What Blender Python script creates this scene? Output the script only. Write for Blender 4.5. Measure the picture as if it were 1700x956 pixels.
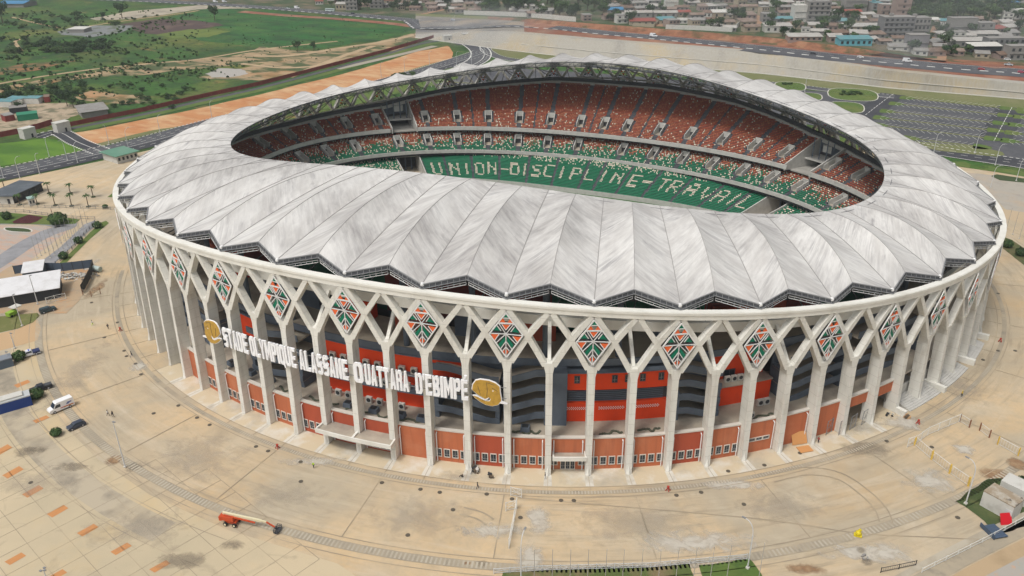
import bpy, math, random
import numpy as np
from mathutils import Vector, Matrix
from mathutils.geometry import tessellate_polygon
rad=math.radians
for o in list(bpy.data.objects): bpy.data.objects.remove(o)
SC=bpy.context.scene; COL=SC.collection
# ---------------------------------------------------------------- camera
CP=np.array([99.0282,-261.6991,116.6209]); YAW,PIT,ROL,FPX=-0.3991,0.4578,-0.0094,1335.3631
def cam_axes():
    cy,sy=math.cos(YAW),math.sin(YAW);cp,sp=math.cos(PIT),math.sin(PIT)
    f=np.array([sy*cp,cy*cp,-sp]); r=np.array([cy,-sy,0.]); u=np.cross(r,f)
    cr,sr=math.cos(ROL),math.sin(ROL)
    return cr*r+sr*u,-sr*r+cr*u,f
CR,CU,CF=cam_axes()
cd=bpy.data.cameras.new('camera'); cam=bpy.data.objects.new('camera',cd); COL.objects.link(cam)
cd.sensor_width=36.; cd.lens=FPX/1700*36.; cd.clip_start=1.; cd.clip_end=9000.
cam.matrix_world=Matrix(((CR[0],CU[0],-CF[0],CP[0]),(CR[1],CU[1],-CF[1],CP[1]),(CR[2],CU[2],-CF[2],CP[2]),(0,0,0,1)))
SC.camera=cam
SC.render.resolution_x=1024; SC.render.resolution_y=576
# ---------------------------------------------------------------- sky, sun, exposure
SUN_EL,SUN_AZ=62.,-160.   # degrees; azimuth from +Y towards +X
w=bpy.data.worlds.new("World"); SC.world=w; w.use_nodes=True
nt=w.node_tree; bg=nt.nodes['Background']; sky=nt.nodes.new('ShaderNodeTexSky'); sky.sky_type='NISHITA'
sky.sun_disc=False; sky.sun_elevation=rad(SUN_EL); sky.sun_rotation=rad(SUN_AZ); sky.air_density=1.; sky.dust_density=5.; sky.ozone_density=1.
hs=nt.nodes.new('ShaderNodeHueSaturation'); hs.inputs['Saturation'].default_value=.22
nt.links.new(sky.outputs[0],hs.inputs['Color']); nt.links.new(hs.outputs[0],bg.inputs[0]); bg.inputs[1].default_value=.135
sl=bpy.data.lights.new('sun','SUN'); sl.energy=1.5; sl.angle=rad(10); sl.color=(1,.95,.88)
so=bpy.data.objects.new('sun',sl); COL.objects.link(so)
sd=Vector((math.sin(rad(SUN_AZ))*math.cos(rad(SUN_EL)),math.cos(rad(SUN_AZ))*math.cos(rad(SUN_EL)),math.sin(rad(SUN_EL))))
so.rotation_euler=sd.to_track_quat('Z','Y').to_euler()
SC.view_settings.view_transform='Standard'; SC.view_settings.look='None'; SC.view_settings.gamma=1; SC.view_settings.exposure=0.05
SC.cycles.volume_step_rate=5; SC.cycles.max_bounces=6; SC.cycles.volume_bounces=0
# ---------------------------------------------------------------- photo-to-ground helper
def gp(x,y,z=0.):
    d=CR*(x-850)/FPX-CU*(y-478)/FPX+CF
    t=(z-CP[2])/d[2]; p=CP+t*d
    return (float(p[0]),float(p[1]),float(z))
def sst(a,b,x):
    t=min(1,max(0,(x-a)/(b-a))); return t*t*(3-2*t)
# ---------------------------------------------------------------- materials
MATS={}
def nmix(nt,a,b,f,mode='MIX'):
    m=nt.nodes.new('ShaderNodeMix'); m.data_type='RGBA'; m.blend_type=mode
    for s,v in ((6,a),(7,b)):
        if isinstance(v,tuple): m.inputs[s].default_value=(*v,1) if len(v)==3 else v
        else: nt.links.new(v,m.inputs[s])
    if isinstance(f,(int,float)): m.inputs[0].default_value=f
    else: nt.links.new(f,m.inputs[0])
    return m.outputs[2]
def coords(nt,kind='pos'):
    if kind=='pos':
        return nt.nodes.new('ShaderNodeNewGeometry').outputs['Position']
    if kind=='uv': return nt.nodes.new('ShaderNodeUVMap').outputs[0]
    return nt.nodes.new('ShaderNodeTexCoord').outputs['Object']
def noise(nt,vec,scale,detail=6,rough=.6,lo=.35,hi=.65,stretch=None,dist=0.):
    if stretch:
        mp=nt.nodes.new('ShaderNodeMapping'); mp.inputs['Scale'].default_value=stretch[:3]
        if len(stretch)>3: mp.inputs['Rotation'].default_value=(0,0,stretch[3])
        nt.links.new(vec,mp.inputs[0]); vec=mp.outputs[0]
    n=nt.nodes.new('ShaderNodeTexNoise'); n.inputs['Scale'].default_value=scale; n.inputs['Detail'].default_value=detail
    n.inputs['Roughness'].default_value=rough; n.inputs['Distortion'].default_value=dist
    nt.links.new(vec,n.inputs['Vector'])
    r=nt.nodes.new('ShaderNodeMapRange'); r.inputs[1].default_value=lo; r.inputs[2].default_value=hi
    nt.links.new(n.outputs[0],r.inputs[0]); return r.outputs[0]
def mat(name,col,rough=.8,layers=(),spec=.3,metal=0.,cs='pos',bump=0.,bscale=2.,emit=None,post=None):
    """layers: (colour, scale, lo, hi, stretch, strength, [dist])"""
    if name in MATS: return MATS[name]
    m=bpy.data.materials.new(name); m.use_nodes=True; nt=m.node_tree; b=nt.nodes['Principled BSDF']
    b.inputs['Roughness'].default_value=rough; b.inputs['Specular IOR Level'].default_value=spec; b.inputs['Metallic'].default_value=metal
    out=tuple(col)
    if layers or bump or post:
        v=coords(nt,cs)
    for L in layers:
        c,sc,lo,hi,st,stg=L[:6]
        f=noise(nt,v,sc,lo=lo,hi=hi,stretch=st,dist=L[6] if len(L)>6 else 0.)
        mm=nt.nodes.new('ShaderNodeMath'); mm.operation='MULTIPLY'; mm.inputs[1].default_value=stg; nt.links.new(f,mm.inputs[0])
        mm.use_clamp=True
        out=nmix(nt,out,tuple(c),mm.outputs[0])
    if post: out=post(nt,out,v)
    if isinstance(out,tuple): b.inputs['Base Color'].default_value=(*out,1)
    else: nt.links.new(out,b.inputs['Base Color'])
    if bump:
        n=nt.nodes.new('ShaderNodeTexNoise'); n.inputs['Scale'].default_value=bscale; n.inputs['Detail'].default_value=5; nt.links.new(v,n.inputs['Vector'])
        bp=nt.nodes.new('ShaderNodeBump'); bp.inputs['Strength'].default_value=1.; bp.inputs['Distance'].default_value=bump
        nt.links.new(n.outputs[0],bp.inputs['Height']); nt.links.new(bp.outputs[0],b.inputs['Normal'])
    MATS[name]=m; return m
# ---------------------------------------------------------------- objects
def tag(o,label=None,cat=None,group=None,kind=None):
    if label: o['label']=label
    if cat: o['category']=cat
    if group: o['group']=group
    if kind: o['kind']=kind
    return o
def empty(name,loc=(0,0,0),rz=0.,parent=None):
    o=bpy.data.objects.new(name,None); COL.objects.link(o); o.location=loc; o.rotation_euler=(0,0,rz); o.empty_display_size=.5
    if parent: o.parent=parent
    return o
def thing(name,label,cat,loc=(0,0,0),rz=0.,group=None):
    return tag(empty(name,loc,rz),label,cat,group)
class MB:
    def __init__(s): s.v=[];s.f=[];s.m=[];s.uv=[]
    def poly(s,pts,mi=0,uv=None):
        n=len(s.v); s.v+= [tuple(map(float,p)) for p in pts]; s.f.append(tuple(range(n,n+len(pts)))); s.m.append(mi); s.uv.append(uv)
    def mesh(s,vs,fs,mi=0):
        n=len(s.v); s.v+=[tuple(map(float,p)) for p in vs]
        for f in fs: s.f.append(tuple(n+i for i in f)); s.m.append(mi); s.uv.append(None)
    def box(s,c,d,mi=0,rz=0.,tp=1.):
        cx,cy,cz=c; dx,dy,dz=d[0]/2,d[1]/2,d[2]/2; cr,sr=math.cos(rz),math.sin(rz); vs=[]
        for z,k in ((-dz,1.),(dz,tp)):
            for x,y in ((-dx,-dy),(dx,-dy),(dx,dy),(-dx,dy)):
                x*=k;y*=k; vs.append((cx+x*cr-y*sr,cy+x*sr+y*cr,cz+z))
        s.mesh(vs,[(0,3,2,1),(4,5,6,7),(0,1,5,4),(1,2,6,5),(2,3,7,6),(3,0,4,7)],mi)
    def hexa(s,v8,mi=0):   # 4 bottom, 4 top
        s.mesh(v8,[(0,3,2,1),(4,5,6,7),(0,1,5,4),(1,2,6,5),(2,3,7,6),(3,0,4,7)],mi)
    def bar(s,p,q,w,h=None,mi=0,up=(0,0,1)):   # rectangular bar between points
        p=Vector(p);q=Vector(q);h=h or w; d=(q-p)
        if d.length<1e-6: return
        d.normalize(); u=Vector(up); 
        if abs(d.dot(u))>.98: u=Vector((1,0,0))
        a=d.cross(u).normalized(); b=a.cross(d).normalized()
        vs=[]
        for e in (p,q):
            for i,j in ((-1,-1),(1,-1),(1,1),(-1,1)): vs.append(e+a*(i*w/2)+b*(j*h/2))
        s.mesh(vs,[(0,3,2,1),(4,5,6,7),(0,1,5,4),(1,2,6,5),(2,3,7,6),(3,0,4,7)],mi)
    def tube(s,p,q,r0,r1=None,n=6,mi=0):
        p=Vector(p);q=Vector(q);r1=r0 if r1 is None else r1; d=(q-p).normalized(); u=Vector((0,0,1)) if abs(d.z)<.95 else Vector((1,0,0))
        a=d.cross(u).normalized(); b=a.cross(d)
        vs=[];fs=[]
        for e,r in ((p,r0),(q,r1)):
            for i in range(n): t=2*math.pi*i/n; vs.append(e+a*(r*math.cos(t))+b*(r*math.sin(t)))
        for i in range(n): j=(i+1)%n; fs.append((i,j,n+j,n+i))
        fs.append(tuple(range(n))[::-1]); fs.append(tuple(range(n,2*n))); s.mesh(vs,fs,mi)
    def prism(s,pts,z0,z1,mi=0):
        n=len(pts); vs=[(p[0],p[1],z0) for p in pts]+[(p[0],p[1],z1) for p in pts]
        fs=[(i,(i+1)%n,n+(i+1)%n,n+i) for i in range(n)]
        tri=tessellate_polygon([[Vector((p[0],p[1],0)) for p in pts]])
        for t in tri: fs.append(tuple(n+i for i in t)); fs.append(tuple(t[::-1]))
        s.mesh(vs,fs,mi)
    def sphere(s,c,r,mi=0,n=8,m=5,sz=1.):
        vs=[];fs=[]
        for j in range(m+1):
            ph=math.pi*j/m
            for i in range(n): t=2*math.pi*i/n; vs.append((c[0]+r*math.sin(ph)*math.cos(t),c[1]+r*math.sin(ph)*math.sin(t),c[2]+r*sz*math.cos(ph)))
        for j in range(m):
            for i in range(n): k=(i+1)%n; fs.append((j*n+i,(j+1)*n+i,(j+1)*n+k,j*n+k))
        s.mesh(vs,fs,mi)
    def data(s,name,mats):
        me=bpy.data.meshes.new(name); me.from_pydata(s.v,[],s.f)
        for m in (mats if isinstance(mats,(list,tuple)) else [mats]): me.materials.append(m)
        me.polygons.foreach_set('material_index',s.m)
        if any(u for u in s.uv):
            l=me.uv_layers.new(name='UVMap'); fl=[]
            for f,u in zip(s.f,s.uv):
                for i in range(len(f)): fl+= list(u[i]) if u else [0.,0.]
            l.data.foreach_set('uv',fl)
        me.update(); return me
    def build(s,name,mats,parent=None,smooth=False,fix=False):
        me=s.data(name,mats)
        if smooth: me.polygons.foreach_set('use_smooth',[True]*len(me.polygons))
        o=bpy.data.objects.new(name,me); COL.objects.link(o)
        if parent: o.parent=parent
        return o
def struct(o): o['kind']='structure'; return o
def copy_tree(src,loc,rz=0.,label=None,group=None,scale=None):
    r=src.copy(); COL.objects.link(r); r.location=loc; r.rotation_euler=(0,0,rz)
    if scale: r.scale=scale
    if label: r['label']=label
    if group: r['group']=group
    for ch in list(src.children):
        c=ch.copy(); COL.objects.link(c); c.parent=r
        for g in list(ch.children):
            d=g.copy(); COL.objects.link(d); d.parent=c
    return r
# ---------------------------------------------------------------- ground patches
def frac(pts,rough,rng,lv=3,closed=True):
    pts=[Vector(p) for p in pts]
    for l in range(lv):
        out=[];n=len(pts)
        for i in range(n if closed else n-1):
            a=pts[i];b=pts[(i+1)%n]; out.append(a); m=(a+b)/2; d=b-a; L=d.length
            if L>2: m=m+Vector((-d.y,d.x,0))/L*rng.uniform(-1,1)*min(rough,L*.12)
            out.append(m)
        if not closed: out.append(pts[-1])
        pts=out; rough*=.6
    return pts
def patch(name,px,z,m,rough=0.,zg=0.,seed=1,label=None,world=False):
    rng=random.Random(seed); pts=[Vector(p if world else gp(p[0],p[1],zg)) for p in px]
    if rough: pts=frac(pts,rough,rng)
    b=MB(); tri=tessellate_polygon([[Vector((p.x,p.y,0)) for p in pts]])
    vs=[(p.x,p.y,zg+z) for p in pts]; fs=[]
    for t in tri:
        a,c,d=[vs[i] for i in t]
        cr=(c[0]-a[0])*(d[1]-a[1])-(c[1]-a[1])*(d[0]-a[0]); fs.append(tuple(t) if cr>0 else tuple(t[::-1]))
    b.mesh(vs,fs); return struct(b.build(name,m))
def smooth_path(pts,n=6):
    P=[Vector(p) for p in pts]; out=[]
    for i in range(len(P)-1):
        p0=P[max(i-1,0)];p1=P[i];p2=P[i+1];p3=P[min(i+2,len(P)-1)]
        for j in range(n):
            t=j/n; out.append(.5*((2*p1)+(p2-p0)*t+(2*p0-5*p1+4*p2-p3)*t*t+(3*p1-p0-3*p2+p3)*t**3))
    out.append(P[-1]); return out
def offs(path,d):
    out=[]
    for i,p in enumerate(path):
        a=path[max(i-1,0)];b=path[min(i+1,len(path)-1)]; t=(b-a); t.z=0; t.normalize(); out.append(p+Vector((-t.y,t.x,0))*d)
    return out
def ribbon(mb,path,w,z,mi=0,off=0.,dash=None):
    L=offs(path,off+w/2);R=offs(path,off-w/2); s=0.
    for i in range(len(path)-1):
        seg=(path[i+1]-path[i]).length
        if dash is None:
            mb.poly([R[i]+Vector((0,0,z)),R[i+1]+Vector((0,0,z)),L[i+1]+Vector((0,0,z)),L[i]+Vector((0,0,z))],mi)
        else:
            t=0.
            while t<seg:
                ph=(s+t)%dash[1]
                if ph<dash[0]:
                    e=min(seg,t+dash[0]-ph); f0=t/seg;f1=e/seg
                    mb.poly([R[i].lerp(R[i+1],f0)+Vector((0,0,z)),R[i].lerp(R[i+1],f1)+Vector((0,0,z)),L[i].lerp(L[i+1],f1)+Vector((0,0,z)),L[i].lerp(L[i+1],f0)+Vector((0,0,z))],mi); t=e+1e-4
                else: t+=dash[1]-ph+1e-4
        s+=seg
# ================================================================ STADIUM
A0,B0=145.,134.5063
_t=np.linspace(0,2*np.pi,4000,endpoint=False)
def _outer(t,off):
    k=1+.0066*np.cos(4*t)+.0016*np.cos(6*t); return np.stack([(A0-off)*np.cos(t)*k,(B0-off)*np.sin(t)*k],1)
_c=_outer(_t,0.); _d=np.linalg.norm(np.roll(_c,-1,0)-_c,axis=1); _s=np.concatenate([[0],np.cumsum(_d)]); _s/=_s[-1]; _tt=np.append(_t,2*np.pi)
def kt(k):                      # column number -> angle parameter
    q=.75+(k+6.8015)/96.; q+=.003*math.sin(4*math.pi*q); n=math.floor(q); return float(np.interp(q-n,_s,_tt))
def HB(k):                      # top of the ring beam
    t=kt(k); x,y=_outer(np.array([t]),0.)[0]; th=math.atan2(y/B0,x/A0)
    return 35.6029-5.8703*math.cos(2*th)+.7367*math.cos(4*th)-.2224*math.cos(th)-1.984*math.sin(th)-.2*math.sin(2*th)
def O(k,off=0.,z=0.):
    x,y=_outer(np.array([kt(k)]),off)[0]; return Vector((x,y,z))
def NRM(k):
    d=O(k,-1)-O(k,0); d.z=0; return d.normalized()
def ZF(k): return -17.0834+1.0871*HB(k)
def I(k,off=0.,dz=0.):
    t=kt(k); m=1-.0159*math.cos(4*t)-.0034*math.cos(6*t)
    return Vector(((114.966+off)*math.cos(t)*m,(84.31+off)*math.sin(t)*m,42.38-6.13*math.cos(2*t)+1.19*math.cos(4*t)-.44*math.sin(t)+.27*math.cos(t)-.62*math.sin(2*t)+dz))
def lin(a,b,n): return [a+(b-a)*i/n for i in range(n+1)]
def cbox(mb,k0,k1,i0,i1,z0,z1,mi=0,step=.5):   # curved block between two insets; z may be a function of k
    n=max(1,int(math.ceil((k1-k0)/step))); Z0=z0 if callable(z0) else (lambda k:z0); Z1=z1 if callable(z1) else (lambda k:z1)
    ks=lin(k0,k1,n); vs=[]
    for k in ks: vs+= [O(k,i0,Z0(k)),O(k,i1,Z0(k)),O(k,i1,Z1(k)),O(k,i0,Z1(k))]
    fs=[]
    for i in range(n):
        a=4*i;b=a+4
        for j in range(4): fs.append((a+j,a+(j+1)%4,b+(j+1)%4,b+j))
    fs.append((0,3,2,1)); fs.append((4*n,4*n+1,4*n+2,4*n+3)); mb.mesh(vs,fs,mi)
def lift_lines(nt,out,v):      # casting joints every 2.6 m up the shafts
    sx=nt.nodes.new('ShaderNodeSeparateXYZ'); nt.links.new(v,sx.inputs[0]); a=nt.nodes.new('ShaderNodeMath'); a.operation='DIVIDE'; a.inputs[1].default_value=2.6; nt.links.new(sx.outputs[2],a.inputs[0])
    f=nt.nodes.new('ShaderNodeMath'); f.operation='FRACT'; nt.links.new(a.outputs[0],f.inputs[0]); l=nt.nodes.new('ShaderNodeMath'); l.operation='LESS_THAN'; l.inputs[1].default_value=.035; nt.links.new(f.outputs[0],l.inputs[0])
    g=nt.nodes.new('ShaderNodeMath'); g.operation='MULTIPLY'; g.inputs[1].default_value=.45; nt.links.new(l.outputs[0],g.inputs[0]); return nmix(nt,out,(.36,.34,.29),g.outputs[0])
M_col=mat('pale_concrete_paint',(.72,.71,.655),.75,[((.55,.53,.47),.12,.42,.7,None,.6),((.40,.375,.32),.9,.52,.75,(1,1,.10),.55),((.36,.33,.27),.25,.58,.72,(1,1,.4),.4)],bump=.02,bscale=3.,post=lift_lines)
M_beam=mat('pale_beam',(.73,.72,.665),.7,[((.52,.50,.43),.2,.45,.7,None,.5)])
M_conc=mat('raw_concrete',(.36,.35,.32),.85,[((.22,.21,.19),.3,.4,.7,None,.6)])
M_lcon=mat('light_concrete',(.50,.49,.46),.85,[((.33,.32,.29),.5,.45,.7,None,.6)])
M_tread=mat('stand_step',(.075,.08,.09),.9,[((.16,.16,.17),.6,.4,.7,None,.5)])
M_dark=mat('dark_steel',(.055,.058,.065),.6,[((.09,.09,.095),2.,.4,.7,None,.5)])
M_truss=mat('truss_steel',(.13,.135,.14),.6)
M_mid=mat('grey_steel',(.22,.225,.23),.5)
M_wst=mat('white_steel',(.72,.72,.71),.5)
M_slate=mat('slate_paint',(.115,.14,.175),.8,[((.07,.085,.105),.3,.45,.7,None,.5)])
M_orange=mat('bright_orange_paint',(.76,.062,.010),.7,[((.58,.05,.012),.3,.5,.75,None,.5)])
M_terra=mat('terracotta_paint',(.50,.155,.07),.8,[((.40,.12,.055),.35,.4,.7,(1,1,.25),.7),((.56,.24,.13),.12,.5,.7,None,.6),((.30,.10,.055),.9,.5,.72,(1,1,.08),.5)])
M_terra2=mat('red_terracotta_paint',(.42,.085,.04),.8,[((.32,.07,.04),.35,.4,.7,(1,1,.25),.6)])
M_deck=mat('podium_deck',(.40,.35,.28),.9,[((.20,.18,.16),.12,.45,.65,None,.7),((.50,.44,.35),.5,.55,.75,None,.5)])
M_glass=mat('dark_glass',(.03,.04,.05),.15,spec=.6)
M_frame=mat('window_frame',(.60,.56,.50),.6)
M_red=mat('red_seat',(.37,.080,.036),.5); M_redd=mat('orange_seat',(.47,.155,.07),.5)
M_green=mat('green_seat',(.0,.185,.08),.5); M_cream=mat('cream_seat',(.70,.64,.50),.5)
M_pg=mat('panel_green',(.0,.15,.085),.6); M_po=mat('panel_orange',(.72,.13,.035),.6); M_pb=mat('panel_dark',(.05,.05,.055),.6)
stad=thing('stadium','huge oval stadium with ribbed white fabric roof, forked pale columns and diamond panels','stadium')
# ---- ring beam, inner ring beam
def ringmesh(mb,i0,i1,za,zb,mi=0,n=192,k0=0,k1=96,closed=True):
    ks=[k0+(k1-k0)*i/n for i in range(n if closed else n+1)]; vs=[]
    for k in ks: vs+=[O(k,i0,za(k)),O(k,i1,za(k)),O(k,i1,zb(k)),O(k,i0,zb(k))]
    N=len(ks); fs=[]
    for i in range(N if closed else N-1):
        a=4*i;b=4*((i+1)%N)
        for j in range(4): fs.append((a+j,a+(j+1)%4,b+(j+1)%4,b+j))
    mb.mesh(vs,fs,mi)
b=MB(); ringmesh(b,-.5,1.0,lambda k:HB(k)-1.85,lambda k:HB(k)-.1); ringmesh(b,-.66,-.504,lambda k:HB(k)-.75,lambda k:HB(k)-.22)
b.build('ring_beam',M_beam,stad)
b=MB(); IB=lambda k:HB(k)-6.2; ringmesh(b,6.6,7.8,lambda k:IB(k)-2.3+1.7*max(0,math.sin(kt(k)))**.5,IB); b.build('inner_ring_beam',M_beam,stad)
# ---- columns
def strip(mb,pts,w,dep,inset0,mi=0):
    """bar in the facade surface: pts (k,z); inset0 = outer face inset"""
    C=[O(k,inset0,z) for k,z in pts]; N=[NRM(k) for k,z in pts]; vs=[]
    ws=w if isinstance(w,(list,tuple)) else [w]*len(pts)
    for i in range(len(C)):
        t=(C[min(i+1,len(C)-1)]-C[max(i-1,0)]).normalized(); s=N[i].cross(t).normalized()*(ws[i]/2)
        if pts[i][1]==pts[i-1][1] and False: pass
        vs+=[C[i]-s,C[i]+s,C[i]+s-N[i]*dep,C[i]-s-N[i]*dep]
    fs=[]
    for i in range(len(C)-1):
        a=4*i;b_=a+4
        for j in range(4): fs.append((a+j,a+(j+1)%4,b_+(j+1)%4,b_+j))
    fs.append((0,3,2,1)); e=4*(len(C)-1); fs.append((e,e+1,e+2,e+3)); mb.mesh(vs,fs,mi)
for k in range(96):
    b=MB(); zf=ZF(k); n=NRM(k); t=Vector((-n.y,n.x,0))
    p0=O(k,-1.25,-.3); p1=O(k,-.45,zf-2.8)
    def sec(p,w,dp,ch=.0): return [p-t*w/2,p+t*w/2,p+t*w/2-n*dp,p-t*w/2-n*dp]
    b.hexa(sec(p0,1.35,2.8)+sec(p1,1.48,2.7))
    # small pyramid foot chamfer on the outer face
    f0=O(k,-1.25,.0); b.mesh([f0-t*.67,f0+t*.67,f0+n*.5-Vector((0,0,.1)),O(k,-1.2,2.2)],[(0,2,3),(2,1,3)])
    # flared head
    p2=O(k,-.40,zf-.25); b.hexa(sec(p1,1.48,2.65)+sec(p2,2.5,2.3))
    for s,io in ((1,-.40),(-1,-.36)):
        k1=k+s; z1=HB(k1)-1.9
        pts=[(k+s*.10,zf-.9),(k+s*.5,(zf-.4+z1)/2+.1),(k+s*.95,z1)]
        strip(b,pts,[1.2,1.12,1.08],1.6 if s>0 else 1.57,io)
    if k%2:
        q0=O(k,.9,zf-.4); q1=O(k,6.6,IB(k)-1.2); b.bar(q0,q1,.75,.75)
    b.build('column',M_col,stad)
# ---- diamond panels: pattern on the front, drawn in a local 2D frame (x -1..1, y 1..-1.12)
def pp(x,y): return ((x-770)/165.,(345-y)/215.)
PG=[[(775,141),(747,178),(803,180)],[(683,268),(645,312),(712,315)],[(853,275),(825,320),(898,328)],[(758,372),(763,410),(712,488),(690,458)],[(778,372),(842,455),(820,492),(780,420)]]
PO=[[(740,187),(708,225),(765,228)],[(808,190),(785,230),(838,232)],[(732,252),(808,252),(768,305)],[(622,352),(700,352),(655,412)],[(835,368),(915,374),(875,422)],[(753,500),(753,556),(732,530)],[(768,500),(790,530),(768,558)]]
PBk=[[(694,246),(708,246),(758,325),(748,328)],[(838,246),(850,250),(792,330),(784,324)],[(640,322),(740,334),(738,342),(636,334)],[(800,336),(905,342),(908,350),(800,344)],[(712,360),(724,362),(680,440),(670,432)],[(820,368),(832,364),(868,436),(858,444)],[(722,492),(752,450),(752,490),(735,512)],[(782,450),(815,494),(798,512),(784,492)]]
PW=[(768,345,605,345),(768,345,935,355),(768,345,702,242),(768,345,845,242),(768,345,664,446),(768,345,868,446),(768,345,766,590),(690,240,850,240),(745,182,808,182),(700,232,845,232),(700,352,655,418),(835,368,880,428),(663,262,625,318),(722,315,683,262),(815,322,853,268),(764,425,715,500),(772,425,825,500),(766,480,735,520),(768,480,800,520),(768,305,730,248),(768,305,812,248)]
for k in range(0,96,2):
    zt=HB(k)-2.45; zb=ZF(k)+.35; cz=zb+(zt-zb)*.535; hy=(zt-cz); base=O(k,-.65); n=NRM(k); t=Vector((-n.y,n.x,0)); hw=(O(k+.5)-O(k-.5)).length*.5-.95
    dz=(O(k,0.)-O(k,-.65)).length
    def L(q,o=0.): return base+t*(q[0]*hw)+Vector((0,0,cz+q[1]*hy))+n*o
    b=MB()
    for lst,mi,dp in ((PG,1,.10),(PO,2,.10),(PBk,3,.05)):
        for poly in lst:
            P2=[pp(*q) for q in poly]; ar=sum(P2[i][0]*P2[(i+1)%len(P2)][1]-P2[(i+1)%len(P2)][0]*P2[i][1] for i in range(len(P2)))
            if ar<0: P2=P2[::-1]
            F=[L(q,dp) for q in P2]; Bk=[L(q,-.08) for q in P2]; m=len(P2)
            b.poly(F,mi); b.poly(Bk[::-1],mi)
            for i in range(m): b.poly([F[i],Bk[i],Bk[(i+1)%m],F[(i+1)%m]],mi)
    for x0,y0,x1,y1 in PW: b.bar(L(pp(x0,y0),.06),L(pp(x1,y1),.06),.16,.16,0,up=n)
    bd=[(0,1.),(1,-.03),(0,-1.13),(-1,-.03)]
    for i in range(4): b.bar(L(bd[i],.06),L(bd[(i+1)%4],.06),.26,.2,0,up=n)
    b.build('diamond_panel',[M_wst,M_pg,M_po,M_pb],stad)
# ---- roof membranes, one per bay (ridge above odd column, valley above even column)
def memb_post(nt,out,v): 
    return out
def membrane_mat():
    m=bpy.data.materials.new('roof_fabric'); m.use_nodes=True; nt=m.node_tree; bs=nt.nodes['Principled BSDF']; bs.inputs['Roughness'].default_value=.55; bs.inputs['Specular IOR Level'].default_value=.25
    uv=coords(nt,'uv'); base=(.65,.64,.615)
    def mul(a,b):
        m_=nt.nodes.new('ShaderNodeMath'); m_.operation='MULTIPLY'
        for i_,v_ in enumerate((a,b)):
            if isinstance(v_,float): m_.inputs[i_].default_value=v_
            else: nt.links.new(v_,m_.inputs[i_])
        return m_.outputs[0]
    st=noise(nt,uv,1.,detail=9,rough=.72,lo=.44,hi=.72,stretch=(1.1,8.,1.),dist=.35)      # fine streaks running off the ridge
    st2=noise(nt,uv,1.,detail=7,rough=.65,lo=.48,hi=.70,stretch=(.7,3.2,1.),dist=.5)
    big=noise(nt,uv,.8,detail=3,lo=.45,hi=.66)
    big2=noise(nt,uv,2.1,detail=4,lo=.50,hi=.68)
    c=nmix(nt,base,(.48,.465,.44),mul(st,.5))
    c=nmix(nt,c,(.17,.165,.18),mul(mul(st,big),1.05))
    c=nmix(nt,c,(.22,.21,.22),mul(mul(st2,big2),1.0))
    wp=coords(nt,'pos'); zone=noise(nt,wp,.02,detail=3,lo=.46,hi=.62); fine=noise(nt,uv,1.,detail=9,rough=.75,lo=.40,hi=.66,stretch=(1.4,5.,1.),dist=.6)
    c=nmix(nt,c,(.15,.145,.16),mul(mul(zone,fine),mul(noise(nt,uv,1.3,detail=5,lo=.42,hi=.58),1.5)))
    c=nmix(nt,c,(.40,.385,.365),mul(zone,.45))
    c=nmix(nt,c,(.43,.41,.385),mul(noise(nt,uv,1.3,detail=4,lo=.42,hi=.68),.55))
    c=nmix(nt,c,(.45,.44,.43),mul(noise(nt,uv,7.,detail=6,lo=.45,hi=.7),.4))
    nt.links.new(c,bs.inputs['Base Color']); return m
M_fab=membrane_mat(); M_seam=mat('roof_seam',(.30,.29,.28),.7)
def roofpt(k,u,v):
    """u 0..2 (valley, ridge, valley), v 0 outer ..1 inner"""
    A=O(k-1,.9,HB(k-1)+.9); E=O(k,4.6,HB(k)+2.4); B=O(k+1,.9,HB(k+1)+.9)
    Po=A.lerp(E,u) if u<=1 else E.lerp(B,u-1)
    Pi=I(k-1+u,0,.25); s=1-abs(u-1); P_=Po.lerp(Pi,v)
    P_.z+= 4*v*(1-v)*1.1 + s*2.7*math.sin(math.pi*v)**.8*(1-.55*v)
    P_.z-= 4*s*(1-s)*.5*math.sin(math.pi*v)
    return P_
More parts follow.
